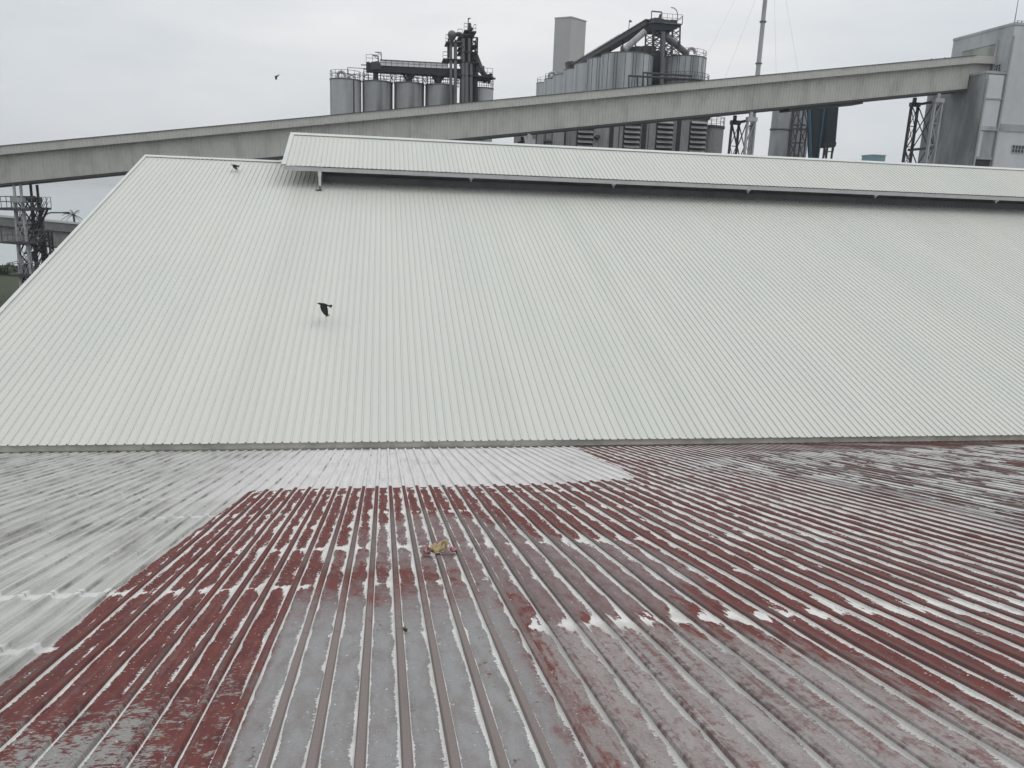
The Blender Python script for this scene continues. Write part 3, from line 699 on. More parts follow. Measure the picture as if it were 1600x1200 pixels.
# ------------------------------------------------------------------ silos
def silo(label, c, r, ztop, mat='silo', group=None, roof=.12, rail=True, seams=0, rings=3, zb=0.):
    t = thing('silo', label, 'silo', (c[0], c[1], 0), group)
    MB().cyl((c[0], c[1], 0), [(r, zb), (r, ztop)], 40).build('shell', MT[mat], t)
    for k in range(rings):
        z = ztop-.05-(ztop-zb)*.16*k; mb = MB()
        mb.cyl((c[0], c[1], z), [(r+.01, -.07), (r+.05, -.06), (r+.05, .06), (r+.01, .07)], 40, False)
        mb.build('ring_band', MT['steel'], t)
    if seams:
        mb = MB()
        for k in range(seams):
            a = 2*math.pi*(k+.3*math.sin(k*2.1))/seams; ca, sa = math.cos(a), math.sin(a)
            p = Vector((c[0]+ca*(r+.01), c[1]+sa*(r+.01), zb)); q = Vector((p.x, p.y, ztop-.1))
            mb.bar(p, q, .075, .04, up=(ca, sa, 0))
        mb.build('seam', MT['dark'], t)
    MB().cyl((c[0], c[1], ztop), [(r+.06, 0), (r+.06, .05), (r*.15, roof*r), (.02, roof*r+.02)], 40, True, False).build('roof', MT['steel'], t)
    if rail:
        mb = MB(); n = 14
        for k in range(n):
            a0, a1 = 2*math.pi*k/n, 2*math.pi*(k+1)/n
            p = Vector((c[0]+math.cos(a0)*r*.97, c[1]+math.sin(a0)*r*.97, ztop+.05)); q = Vector((c[0]+math.cos(a1)*r*.97, c[1]+math.sin(a1)*r*.97, ztop+.05))
            mb.bar(p, p+Vector((0, 0, 1.1)), .06)
            for h in (.6, 1.1): mb.bar(p+Vector((0, 0, h)), q+Vector((0, 0, h)), .05)
        mb.build('handrail', MT['dark'], t)
    return t
def gooseneck(t, x, y, z, r, rr, s=1):
    pts = [(x, y, z)]+[(x+s*rr*(1-math.cos(a)), y, z+rr*.9+math.sin(a)*rr) for a in [math.pi*k/8 for k in range(9)]]+[(x+s*2*rr, y, z+rr*.6)]
    MB().tube(pts, r, 10).build('vent_pipe', MT['light'], t)
YA = 120.
GA = [(540, 22, 125.5, 'galvanised silo at left end of the row of five, clear of the overhead conveyor'), (590, 21.5, 128.5, 'weathered silo under the left end of the overhead conveyor, second from left'),
      (639.5, 21.5, 131, 'middle silo of the row of five with dark stain down its front'), (689, 22.5, 134, 'silo standing just left of the dark elevator tower'), (754.5, 15.5, 138.5, 'silo standing just right of the dark elevator tower')]
sA = []
for px, hw, ty, lab in GA:
    c = at(px, ty, YA+2); r = hw*YA*1.0/F*1.03
    sA.append((silo(lab, (c.x, YA+2), r, c.z, 'silo_dk' if 570 < px < 700 else 'silo', 'row of five silos behind the gallery', rings=5), c, r))
t0, c, r = sA[0]; gooseneck(t0, c.x-1., c.y-1.2, c.z, .2, .5); gooseneck(t0, c.x+.6, c.y-1.4, c.z, .12, .3)
MB().tube([(c.x+r*.55, c.y-r*.86, 2), (c.x+r*.55, c.y-r*.86, c.z)], .09, 8).build('ladder', MT['dark'], t0)
mb = MB(); q = at(540, 102, YA); e = at(574, 104, YA)
mb.bar((c.x+.3, c.y, c.z), (c.x+.3, c.y, q.z), .1); mb.bar((c.x+.3, c.y, q.z), (e.x, c.y, e.z), .07); mb.bar((c.x+.3, c.y, q.z-.9), (e.x, c.y, e.z-.9), .07); mb.bar((c.x+1.7, c.y, c.z), (c.x+1.7, c.y, q.z-.9), .07)
mb.build('gantry_rail', MT['dark'], t0)
# silo tank low down right, under the gallery
c = at(745, 222, 118); silo('low grey tank showing between the gallery and the white ridge vent', (c.x, 122), 2.6, c.z+2.2, 'silo', None, rail=False)

# overhead conveyor above the first silo row
ov = thing('overhead_conveyor', 'dark overhead conveyor bridge with pale side panels above the row of silos', 'conveyor', (at(640, 100, YA).x, YA, 0))
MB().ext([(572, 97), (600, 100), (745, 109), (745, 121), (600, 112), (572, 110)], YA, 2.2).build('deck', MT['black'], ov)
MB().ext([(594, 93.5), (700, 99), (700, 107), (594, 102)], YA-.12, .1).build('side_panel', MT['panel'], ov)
mb = MB()
for k in range(13):
    px = 594+k*8.83; ya_, yb_ = 93.3+k*.46, 102.5+k*.42
    mb.bar(at(px, ya_, YA-.16), at(px, yb_, YA-.16), .045)
mb.bar(at(594, 93.3, YA-.16), at(700, 98.9, YA-.16), .1); mb.bar(at(594, 97.5, YA-.16), at(700, 103, YA-.16), .03)
mb.build('panel_frame', MT['dark'], ov)
MB().ext([(572, 97), (577, 96), (578, 110), (572, 110)], YA-.2, 2.4).build('end_plate', MT['black'], ov)
MB().ext([(579, 97), (592, 95), (595, 101), (595, 108), (579, 109)], YA-.3, 2.4).build('drive_house', MT['dark'], ov)
for px, py, wpx, s_ in ((588, 128, 8, 0), (641, 130, 5, 1), (687, 133, 5, 1)):
    top = py-18; mb = MB()
    if s_:
        mb.ext([(px-10, top-1), (px+12, top), (px+3, py-6), (px+2, py), (px-3, py), (px-3, py-6)], YA+.6, .9)
        mb.bar(at(px-13, top, YA+1.5), at(px-3, py, YA+1.5), .3)
    else: mb.ext([(px-5, top), (px+3, top), (px+3, py), (px-5, py)], YA+.6, .9)
    mb.build('chute', MT['black'], ov)
mb = MB()
for k in range(30):
    px = 575+k*5.2+random.uniform(-1.5, 1.5); y0_ = 110+(px-572)*.065; y1_ = 127+(px-572)*.07
    yy = YA+random.choice((.2, 1.2, 2.1))
    if random.random() < .6: mb.bar(at(px, y0_, yy), at(px, y1_, yy), .09)
    if k % 2 == 0: mb.bar(at(px, y0_+1, yy), at(px+random.choice((-9, 9)), y1_-1, yy), .07)
for dy in (0, 4, 9): mb.bar(at(572, 117+dy, YA+.1), at(740, 128+dy, YA+.1), .05)
mb.build('bracing', MT['dark'], ov)
mb = MB()
mb.bar(at(596, 97, YA), at(595.5, 82, YA), .12); mb.bar(at(595.5, 82, YA), at(586, 81.5, YA), .1); mb.bar(at(595.5, 86, YA), at(590, 82, YA), .06); mb.build('davit', MT['dark'], ov); mb = MB()
mb.bar(at(591, 97, YA+1), at(590.5, 87.5, YA+1), .12); mb.bar(at(590.5, 87.5, YA+1), at(582.5, 86.8, YA+1), .14); mb.bar(at(590.5, 93, YA+1), at(585, 87.3, YA+1), .06)
mb.build('davit', MT['dark'], ov)
mb = MB(); railing(mb, [at(572, 97, YA), at(592, 97.5, YA)], 1., .03, .9); mb.bar(at(564, 101.5, YA), at(572, 101.5, YA), .12); mb.bar(at(568, 108, YA), at(573, 108, YA), .12); mb.bar(at(568.5, 108, YA), at(568.5, 127, YA), .1)
mb.build('handrail', MT['dark'], ov)

# dark elevator tower of the first group
et = thing('elevator_tower', 'dense dark steel elevator tower with platforms and rounded cyclone head', 'tower', (at(725, 120, YA).x, YA+1, 0))
def ztw(y): return at(725, y, YA).z
xl, xr = at(722, 120, YA).x, at(744, 120, YA).x
mb = MB(); lattice(mb, [((xl, YA-.4, 0), (xl, YA-.4, ztw(58))), ((xr, YA-.4, 0), (xr, YA-.4, ztw(58))), ((xr, YA+2.4, 0), (xr, YA+2.4, ztw(58))), ((xl, YA+2.4, 0), (xl, YA+2.4, ztw(58)))], 20, .2, .1)
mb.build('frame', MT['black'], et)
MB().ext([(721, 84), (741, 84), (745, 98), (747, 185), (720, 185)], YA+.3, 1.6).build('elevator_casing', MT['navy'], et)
MB().ext([(727, 58), (738.5, 58), (738.5, 82), (734, 88), (727, 86)], YA+.2, 1.6).build('head_casing', MT['black'], et)
mb = MB()
for px, yt, yb_, w in ((723.5, 60, 185, .26), (729, 98, 185, .3), (736, 100, 185, .22), (704.5, 66, 185, .2), (711.5, 68, 185, .24), (733, 60, 100, .2)):
    mb.tube([at(px, yt, YA-.55), at(px, yb_, YA-.55)], w, 8)
mb.build('riser_pipe', MT['steel'], et)
mb = MB(); rr = 6.5*YA/F
c = at(706.8, 53.5, YA); rows = [(rr*math.cos(a), c.z+rr*math.sin(a)) for a in [-.5+k*(1.571+.5)/10 for k in range(11)]]
mb.cyl((c.x, YA+.6, 0), [(rr*.35, c.z-rr*1.35), (rr*.6, c.z-rr*.95)]+[(max(r_, .02), z_) for r_, z_ in rows], 24); mb.build('cyclone', MT['steel'], et)
mb = MB()
for px, yt, yb_ in ((701, 60, 90), (711.8, 62, 68), (700.2, 68, 92)): mb.tube([at(px, yt, YA+.3), at(px, yb_, YA+.3)], .14, 8)
mb.tube([at(713, 54, YA+.6), at(718, 53, YA+.6), at(722, 56, YA+.6), at(724, 62, YA+.6)], .3, 8)
mb.build('duct', MT['dark'], et)
mb = MB()
for (x0, y0_), (x1, y1_) in (((696.5, 66.8), (721, 67.2)), ((692, 93), (722, 94.5)), ((720, 55.5), (741, 55.5)), ((725, 48.8), (732, 48.8)), ((735, 51), (743.5, 51)), ((716, 58), (724, 58)), ((716, 75), (724, 75)), ((738, 72), (744, 72)), ((716, 82), (746, 83)), ((720, 98), (748, 99)), ((716, 118), (770, 121))):
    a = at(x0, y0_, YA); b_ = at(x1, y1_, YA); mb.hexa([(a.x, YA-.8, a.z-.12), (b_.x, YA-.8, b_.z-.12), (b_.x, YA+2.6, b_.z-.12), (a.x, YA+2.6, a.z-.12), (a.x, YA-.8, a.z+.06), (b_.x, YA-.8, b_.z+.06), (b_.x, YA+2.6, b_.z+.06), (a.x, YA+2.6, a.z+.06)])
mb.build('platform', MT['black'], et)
mb = MB()
for (x0, y0_), (x1, y1_) in (((696.5, 66.8), (703, 67)), ((692, 93), (700, 93.5)), ((740, 51), (743.5, 51)), ((715, 58), (722, 58)), ((739, 72), (744, 72)), ((725, 48.8), (730, 48.8)), ((740, 95), (746, 95))):
    railing(mb, [at(x0, y0_, YA-.8), at(x1, y1_, YA-.8)], 1.05, .028, .6); railing(mb, [at(x0, y0_, YA+2.5), at(x1, y1_, YA+2.5)], 1.05, .028, .6)
mb.build('handrail', MT['dark'], et)
MB().tube([at(734, 58, YA+.8), at(734, 44, YA+.8), at(734.2, 36, YA+.8)], [.34, .3, .16], 10).build('stack', MT['dark'], et)
mb = MB(); mb.bar(at(731.5, 48, YA), at(731.8, 28.5, YA), .12); mb.bar(at(731.6, 28.6, YA), at(735.5, 28.6, YA), .1); mb.bar(at(731.7, 32, YA), at(734, 28.8, YA), .05)
mb.ext([(735.5, 43), (739, 42.5), (739.5, 46), (736, 47)], YA, 1.); mb.build('davit', MT['dark'], et)
for a_, b_, r_ in (((742.5, 80), (751.5, 103), .22), ((740, 88), (757, 118), .4), ((737, 96), (745, 118), .3)): MB().tube([at(*a_, YA+.3), at(*b_, YA+.3)], r_, 8).build('chute', MT['dark'], et)
MB().ext([(746, 102), (757, 103), (757, 110), (750, 112), (746, 108)], YA, 1.4).build('divert_box', MT['steel'], et)
mb = MB()
for k in range(26):
    px = random.uniform(740, 768); py = random.uniform(112, 130); q = at(px, py, YA+random.uniform(0, 2))
    mb.bar(q, at(px+random.uniform(-7, 7), py+random.uniform(-7, 7), YA+random.uniform(0, 2)), random.uniform(.08, .3))
mb.ext([(744, 119), (768, 121), (768, 125), (744, 124)], YA, 2.); mb.build('machinery', MT['black'], et)
mb = MB(); railing(mb, [at(744, 119.5, YA-.3), at(769.5, 121, YA-.3), at(769.5, 121, YA+3)], 1.2, .03, .7); mb.build('outer_handrail', MT['dark'], et)

# second group: a row of big silos running away from us
sB = []
spec = [(981, 40.5, 81, 140.), (931, 0, 92, 149.5), (905, 0, 100, 158.), (889, 0, 109, 166.5), (870, 0, 117.5, 175.), (855, 0, 124, 183.5), (841, 0, 130, 192.)]
labs = ['big weathered silo right of the stepped row, under the raised conveyor head', 'tall narrow-looking silo tucked behind the big weathered silo', 'third silo of the stepped row, under the sloping conveyor', 'fourth silo of the stepped row, below the foot of the concrete tower', 'fifth silo of the stepped row, in front of the concrete tower', 'sixth silo of the stepped row, second from its far left end', 'farthest and lowest looking silo at the left end of the stepped row']
lefts = [None, 917.5, 898, 881, 864, 850.5, 838]
for i, (px, hw, ty, YY) in enumerate(spec):
    if i == 0: r = 40.5*140*.97/F; c = at(px, ty, YY)
    else:
        r = 3.95; e = at(lefts[i], ty, YY); c = Vector((e.x+r*1.02, YY, e.z))
    o = silo(labs[i], (c.x, YY), r, at(px, ty, YY-r*.9).z if i == 0 else c.z, 'silo2', 'stepped row of big silos', roof=.1, rail=i > 4, seams=26 if i < 2 else 0, rings=1)
    sB.append((o, c, r))
c = at(1073.5, 87, 140); r = 34.5*140*.95/F
sR = silo('big silo right of the conveyor head, with curved vent pipe and railed top', (c.x, 141), r, at(1073.5, 86, 137.5).z, 'silo2', 'stepped row of big silos', roof=.07, seams=30, rings=1)
gooseneck(sR, at(1075, 82, 139).x, 139, at(1075, 84, 139).z-.3, .28, .62); gooseneck(sB[5][0], sB[5][1].x-3, sB[5][1].y, sB[5][1].z, .3, .8); gooseneck(sB[6][0], sB[6][1].x-1, sB[6][1].y, sB[6][1].z, .3, .9)
mb = MB()
for k in range(18):
    a0, a1 = math.pi+k*math.pi/17, math.pi+(k+1)*math.pi/17; rr = r+.7
    p = Vector((c.x+rr*math.cos(a0), 141+rr*math.sin(a0), at(1073, 124, 137).z)); q = Vector((c.x+rr*math.cos(a1), 141+rr*math.sin(a1), p.z))
    mb.hexa([p, q, Vector((c.x, 141, p.z)), Vector((c.x, 141, p.z)), p+Vector((0, 0, .15)), q+Vector((0, 0, .15)), Vector((c.x, 141, p.z+.15)), Vector((c.x, 141, p.z+.15))])
    mb.bar(p, p+Vector((0, 0, 1.2)), .06)
    for h in (.6, 1.2): mb.bar(p+Vector((0, 0, h)), q+Vector((0, 0, h)), .05)
mb.build('walkway', MT['dark'], sR)

# raised conveyor head between the two big silos
YH = 137.
hd = thing('raised_conveyor', 'dark raised conveyor head on lattice legs between the two big silos', 'conveyor', (at(1040, 60, YH).x, YH, 0))
MB().ext([(1014, 38), (1021, 34), (1042, 35.5), (1064, 38), (1064, 41.5), (1050, 46), (1040, 47), (1018, 47)], YH, 4.).build('head_bin', MT['navy'], hd)
MB().ext([(1012, 36.5), (1021, 32.8), (1066, 37), (1066, 38.6), (1021, 35)], YH-.3, 4.6).build('head_deck', MT['steel'], hd)
MB().ext([(1028, 46), (1048, 46), (1046, 53), (1030, 52)], YH+.5, 3).build('hopper', MT['navy'], hd)
mb = MB()
for sx, py in ((1021, 84), (1063.5, 82), (1034, 84), (1052, 84)):
    for dy in (.2, 4.): mb.bar(at(sx, 37, YH)+Vector((0, dy, 0)), at(sx-1.2, py, YH)+Vector((0, dy, 0)), .22)
for (x0, x1) in ((1020.5, 1034), (1034, 1052), (1052, 1063)):
    for k in range(4):
        ya_, yb_ = 47+k*9.5, 47+(k+1)*9.5
        for dy in (.2, 4.):
            o_ = Vector((0, dy, 0)); mb.bar(at(x0, ya_, YH)+o_, at(x1, yb_, YH)+o_, .1); mb.bar(at(x1, ya_, YH)+o_, at(x0, yb_, YH)+o_, .1); mb.bar(at(x0, yb_, YH)+o_, at(x1, yb_, YH)+o_, .08)
for px in (1021, 1034, 1052, 1063):
    for k in range(5): mb.bar(at(px, 47+k*8.5, YH)+Vector((0, .2, 0)), at(px, 47+k*8.5, YH)+Vector((0, 4, 0)), .1)
mb.build('lattice_leg', MT['dark'], hd)
MB().ext([(1016, 78), (1042, 80), (1042, 140), (1020, 140)], 145., 2.).build('shaft', MT['navy'], hd)
MB().tube([at(1036.5, 50, YH-.4), at(1031.5, 190, YH-.4)], .32, 10).build('riser_pipe', MT['steel'], hd)
MB().tube([at(1041, 57, YH), at(1073, 84, YH+1.5)], .55, 8).build('chute', MT['steel'], hd)
mb = MB(); mb.tube([at(1008, 49, YH), at(976, 77, YH)], .52, 8); mb.build('wide_chute', MT['light'], hd)
# sloping conveyor down along the row
pa, pb = at(1016, 36.5, YH+2), at(893, 109, 170.)
mb = MB(); mb.bar(pa, pb, 1.8, .75); mb.build('sloping_conveyor', MT['dark'], hd)
mb = MB(); u_ = Vector((0, -.2, .5)); mb.bar(pa+u_, pb+u_, 2., .16); mb.build('conveyor_cover', MT['steel'], hd)
mb = MB()
for f in (.15, .3, .45, .6, .75, .9):
    p = pa.lerp(pb, f); mb.bar(p, Vector((p.x, p.y, p.z-2.2-3*(1-f))), .2)
    mb.bar(p+Vector((0, 0, .5)), p+Vector((0, 0, 1.3)), .06)
mb.bar(pa.lerp(pb, .35)+Vector((0, 0, 1.3)), pa.lerp(pb, .98)+Vector((0, 0, 1.3)), .05)
q = pa.lerp(pb, .24); mb.bar(q, q+Vector((0, 0, 2.6)), .1); mb.bar(q+Vector((0, 0, 2.6)), q+Vector((.4, 0, 2.4)), .25)
mb.build('conveyor_post', MT['dark'], hd)
MB().ext([(886, 96), (896, 95), (898, 110), (889, 112)], 168., 2.).build('tail_box', MT['dark'], hd)
mb = MB(); mb.bar(at(1017.5, 34, YH), at(1018.2, 17.5, YH), .12); mb.bar(at(1018.2, 17.5, YH), at(1034, 19, YH), .18); mb.bar(at(1034, 19, YH), at(1033, 30, YH), .12); railing(mb, [at(1034, 35, YH), at(1066, 37.5, YH)], 1.4, .03, 1.)
mb.tube([at(1057.8, 36, YH), at(1058.8, 22, YH), at(1057, 16, YH), at(1053, 12.5, YH), at(1048.5, 11.8, YH)], .07, 6); mb.bar(at(1059, 32, YH), at(1066, 25.5, YH), .1); mb.bar(at(1066, 38, YH), at(1066.6, 25, YH), .1)
mb.build('davit', MT['dark'], hd)
mb = MB()
for k in range(11):
    q = at(1020+k*3+random.uniform(-1, 1), 33+k*.3, YH+random.uniform(0, 3)); s_ = random.uniform(.25, .6); mb.box((q.x-s_, q.y-.5, q.z-.3), (q.x+s_, q.y+.5, q.z+s_*.8))
mb.tube([at(1030, 31, YH+1), at(1032, 22, YH+1)], [.3, .14], 8); mb.build('drive_unit', MT['dark'], hd)
mb = MB()
for k in range(9):
    q = at(975+k*5.5, 78+random.uniform(-3, 0), 138+random.uniform(0, 3)); mb.box((q.x-.5, q.y-.5, q.z-.8), (q.x+.5, q.y+.5, q.z+.3))
mb.build('roof_unit', MT['dark'], hd)
# pipe bridge in front of the big silos
pb_ = thing('pipe_bridge', 'thin horizontal pipe run crossing in front of the two big silos', 'pipes', (at(1030, 115, 133).x, 133, 0))
mb = MB(); mb.tube([at(982, 190, 133), at(982.5, 118.5, 133), at(1060, 122.5, 133)], .2, 8); mb.tube([at(1004, 190, 134), at(1005, 113.5, 134), at(1081, 118.5, 134)], .2, 8); mb.tube([at(996, 119, 133), at(996, 190, 133)], .14, 8); mb.tube([at(1012, 114, 134), at(1012, 190, 134)], .14, 8)
mb.build('pipe_run', MT['dark'], pb_)

# plain concrete tower far behind
tp = [at(893, 27.5, 200.), at(867, 31.5, 202.6), at(916, 31.5, 203.4)]
tw_ = thing('concrete_tower', 'plain grey windowless tower standing behind the stepped silos', 'tower', (tp[0].x, 205, 0))
zt = sum(p.z for p in tp)/3; far = tp[1]+tp[2]-tp[0]
MB().hexa([(p.x, p.y, 0) for p in (tp[0], tp[2], far, tp[1])]+[(p.x, p.y, zt) for p in (tp[0], tp[2], far, tp[1])]).build('shaft', MT['tower'], tw_)
MB().hexa([(p.x, p.y, zt) for p in [tp[0]+Vector((0, -.15, 0)), tp[2]+Vector((.15, 0, 0)), far, tp[1]+Vector((-.15, 0, 0))]]+[(p.x, p.y, zt+.25) for p in [tp[0]+Vector((0, -.15, 0)), tp[2]+Vector((.15, 0, 0)), far, tp[1]+Vector((-.15, 0, 0))]]).build('coping', MT['tower'], tw_)

# louvred mill below the gallery
YM = 106.
ml = thing('louvred_mill', 'dark corrugated mill building with tall louvred vents under the gallery', 'mill building', (at(980, 220, YM).x, YM, 0))
xa, xb = at(829, 215, YM).x, at(1104, 215, YM).x; zt = at(1104, 187, YM).z
mb = MB(); mb.corr((xa, YM, 0), (xb-xa, 0, 0), (0, 0, zt), .42, .06, (0, -1, 0)); mb.face([(xa, YM, 0), (xa, YM+14, 0), (xa, YM+14, zt), (xa, YM, zt)]); mb.face([(xb, YM, 0), (xb, YM+14, 0), (xb, YM+14, zt), (xb, YM, zt)]); mb.face([(xa, YM+14, 0), (xb, YM+14, 0), (xb, YM+14, zt), (xa, YM+14, zt)])
mb.build('wall', MT['mill'], ml, recalc=False)
MB().box((xa-.2, YM-.3, zt+.003), (xb+.2, YM+14.2, zt+.4)).build('roof', MT['black'], ml)
for p0, p1 in ((902, 925), (974, 998), (1025, 1049), (1077, 1101)):
    x0, x1 = at(p0, 215, YM).x, at(p1, 215, YM).x; z0 = at(p0, 255, YM).z; z1 = zt-.4
    fr = MB().box((x0-.12, YM-.16, z0), (x1+.12, YM-.08, z1)).build('louvre', MT['black'], ml)
    mb = MB(); z = z0+.1
    while z < z1-.2: mb.hexa([(x0, YM-.62, z), (x1, YM-.62, z), (x1, YM-.17, z+.3), (x0, YM-.17, z+.3), (x0, YM-.62, z+.06), (x1, YM-.62, z+.06), (x1, YM-.17, z+.36), (x0, YM-.17, z+.36)]); z += .62
    mb.build('blade', MT['louvre'], fr)
mb = MB()
for p0, p1 in ((837, 838.5), (851, 852.5), (862, 863), (882, 884), (952, 958), (1002, 1009), (1056, 1062.5), (966, 967), (1012, 1013)):
    x0, x1 = at(p0, 215, YM).x, at(p1, 215, YM).x; mb.box((x0, YM-.12, 0), (x1, YM-.085, zt-.2))
mb.build('dark_strip', MT['black'], ml)
mb = MB()
for p0, p1 in ((864, 881), (925.5, 951), (958.5, 973), (1009.5, 1024), (1063, 1076)):
    x0, x1 = at(p0, 215, YM).x, at(p1, 215, YM).x; mb.corr((x0, YM-.07, 0), (x1-x0, 0, 0), (0, 0, zt-.1), .3, .04, (0, -1, 0))
mb.build('pale_cladding', MT['louvre'], ml, recalc=False)
q = at(933, 214, YM); MB().tube([(q.x, YM-.05, q.z), (q.x, YM-.45, q.z), (q.x-.3, YM-.6, q.z-.25)], .3, 12).build('wall_vent', MT['black'], ml)
q = at(856, 221, YM); MB().tube([(q.x-.6, YM-.4, q.z), (q.x+.5, YM-.4, q.z)], .22, 10).build('duct', MT['dark'], ml)
mb = MB()
for k in range(36):
    px = random.uniform(1002, 1102); q = at(px, 186, YM+random.uniform(.5, 5)); s_ = random.uniform(.15, .5); mb.box((q.x-s_, q.y-s_, zt+.4), (q.x+s_, q.y+s_, zt+.5+random.uniform(.2, 1.2)))
mb.build('roof_machinery', MT['black'], ml)
# pale bracket frame at the mill's left corner
bk = thing('steel_frame', 'small pale portal frame beside the left corner of the louvred mill', 'steel frame', (at(822, 225, 101).x, 101, 0))
mb = MB(); a = at(816.5, 214, 101); b_ = at(829.5, 214, 101)
for p in (a, b_): mb.bar((p.x, 101, 0), (p.x, 101, p.z), .28)
mb.bar((a.x-.15, 101, a.z), (b_.x+.15, 101, b_.z), .3, .9); mb.bar((a.x+.9, 101, 0), (a.x+.9, 101, a.z), .2); mb.build('portal', MT['light'], bk)

# small corrugated bin with railed top at the mill's right end
x0, x1 = at(1104.5, 215, YM-1).x, at(1143, 215, YM-1).x; rr = (x1-x0)/2; zt2 = at(1124, 195, YM-1).z
bn = thing('corrugated_bin', 'round corrugated bin with railed top at the right end of the mill', 'bin', ((x0+x1)/2, YM+rr, 0))
mb = MB(); rows = [[], []]; n = 120
for k in range(n+1):
    a = 2*math.pi*k/n; r_ = rr-(.04 if k % 2 else 0)
    for j, z in enumerate((0, zt2)): rows[j].append(((x0+x1)/2+r_*math.cos(a), YM+rr+.4+r_*math.sin(a), z))
mb.grid(rows, False, False); mb.build('shell', MT['mill'], bn)
MB().cyl(((x0+x1)/2, YM+rr+.4, zt2), [(rr+.12, -.25), (rr+.12, .06), (.05, .3)], 48).build('rim', MT['black'], bn)
mb = MB(); n = 16
for k in range(n):
    a0, a1 = 2*math.pi*k/n, 2*math.pi*(k+1)/n
    p = Vector(((x0+x1)/2+rr*math.cos(a0), YM+rr+.4+rr*math.sin(a0), zt2)); q = Vector(((x0+x1)/2+rr*math.cos(a1), YM+rr+.4+rr*math.sin(a1), zt2))
    mb.bar(p, p+Vector((0, 0, 1.15)), .06)
    for h in (.6, 1.15): mb.bar(p+Vector((0, 0, h)), q+Vector((0, 0, h)), .05)
mb.build('handrail', MT['steel'], bn)

# grey twin concrete silo and blue elevator right of the mast
YG = 118.
for px, hw, lab in ((1226, 14.5, 'dark grey concrete silo right of the mast, left one of the joined pair'), (1256, 16, 'dark grey concrete silo right one of the joined pair, behind the blue elevator')):
    c = at(px, 200, YG); r = hw*YG*1.02/F
    t = thing('concrete_silo', lab, 'silo', (c.x, YG+r, 0), 'pair of joined concrete silos'); zt = at(px, 158, YG).z
    MB().cyl((c.x, YG+r, 0), [(r, 0), (r, zt)], 40).build('shell', MT['conc_dark'], t)
    z = at(px, 201.5, YG).z; MB().cyl((c.x, YG+r, z), [(r+.02, -.14), (r+.12, -.12), (r+.12, .12), (r+.02, .14)], 40, False).build('ring_band', MT['steel'], t)
be = thing('blue_elevator', 'dark blue bucket elevators in a steel frame below the gallery', 'elevator', (at(1275, 210, 112).x, 112, 0))
mb = MB()
def sq(px, w, Y, y0_=166, d=1.6, bot=None):
    a = at(px, y0_, Y); return [((a.x, Y, 0), (a.x, Y, a.z)), ((a.x+w, Y, 0), (a.x+w, Y, a.z)), ((a.x+w, Y+d, 0), (a.x+w, Y+d, a.z)), ((a.x, Y+d, 0), (a.x, Y+d, a.z))]
lattice(mb, sq(1249.5, 1.5, 112), 13, .16, .1); mb.build('frame', MT['dark'], be)
MB().tube([at(1264.5, 164, 111.6), at(1267, 262, 111.6)], .2, 10).build('blue_pipe', MT['blue'], be)
MB().ext([(1269, 163), (1287, 163), (1280.5, 230), (1276, 252), (1271, 252), (1270, 234)], 112., 1.5).build('elevator_casing', MT['navy'], be)
mb = MB(); mb.bar(at(1288.5, 166, 111.9), at(1278, 252, 111.9), .16); mb.build('edge_angle', MT['blue'], be)
be2 = thing('blue_elevator', 'dark clad elevator leg ending in a hopper on short legs, right of the blue pipe', 'elevator', (at(1302, 210, 113).x, 113, 0))
MB().ext([(1293.5, 160), (1311, 160), (1305.5, 225), (1303, 230), (1290, 231), (1289, 226)], 113., 1.7).build('elevator_casing', MT['navy'], be2)
MB().ext([(1286, 223), (1307, 222), (1306.5, 226), (1305, 230), (1287, 230)], 112.8, 2.1).build('boot', MT['black'], be2)
mb = MB()
for px in (1289.5, 1302.5):
    a = at(px, 229, 113); 
    for dy in (.2, 1.7): mb.bar((a.x, 113+dy, 0), (a.x, 113+dy, a.z), .22)
a, b_ = at(1289, 237, 113), at(1302, 237, 113); mb.bar(a, b_, .14); mb.bar(at(1289, 230, 113), at(1290, 252, 113), .12); mb.bar(at(1283, 252, 113), at(1292, 231, 113), .12); mb.bar(at(1303, 231, 113), at(1298, 252, 113), .1)
for k in range(6): mb.bar(at(1287+k*.3, 168+k*10, 114), at(1294-k*.2, 173+k*10, 114), .09); mb.bar(at(1294-k*.2, 168+k*10, 114), at(1287+k*.3, 178+k*10, 114), .09)
mb.build('leg', MT['dark'], be2)

# small teal building and low grey roof far off
YT = 165.; a, b_ = at(1363.5, 242.5, YT), at(1384, 242, YT)
tb = thing('teal_building', 'small flat teal building showing above the white ridge vent', 'building', ((a.x+b_.x)/2, YT, 0))
MB().box((a.x, YT, 0), (b_.x, YT+4, a.z)).build('wall', MT['teal'], tb)
MB().box((a.x-.12, YT-.12, a.z+.002), (b_.x+.12, YT+4.1, a.z+.18)).build('roof_edge', MT['light'], tb)
a, b_ = at(1384, 252, 150), at(1460, 253, 150)
lb = thing('low_warehouse', 'low grey roof line just right of the teal building', 'warehouse', (b_.x, 150, 0))
MB().hexa([(a.x, 150, 0), (b_.x, 150, 0), (b_.x, 158, 0), (a.x, 158, 0), (a.x, 150, a.z-1.2), (b_.x, 150, a.z-1.2), (b_.x, 158, a.z-1.2), (a.x, 158, a.z-1.2)]).build('wall', MT['mill'], lb)
MB().hexa([(a.x-.3, 149.7, a.z-1.2), (b_.x, 149.7, a.z-1.2), (b_.x, 158.3, a.z-1.2), (a.x-.3, 158.3, a.z-1.2), (a.x-.3, 153.9, a.z), (b_.x, 153.9, a.z), (b_.x, 154.1, a.z), (a.x-.3, 154.1, a.z)]).build('roof', MT['steel'], lb)

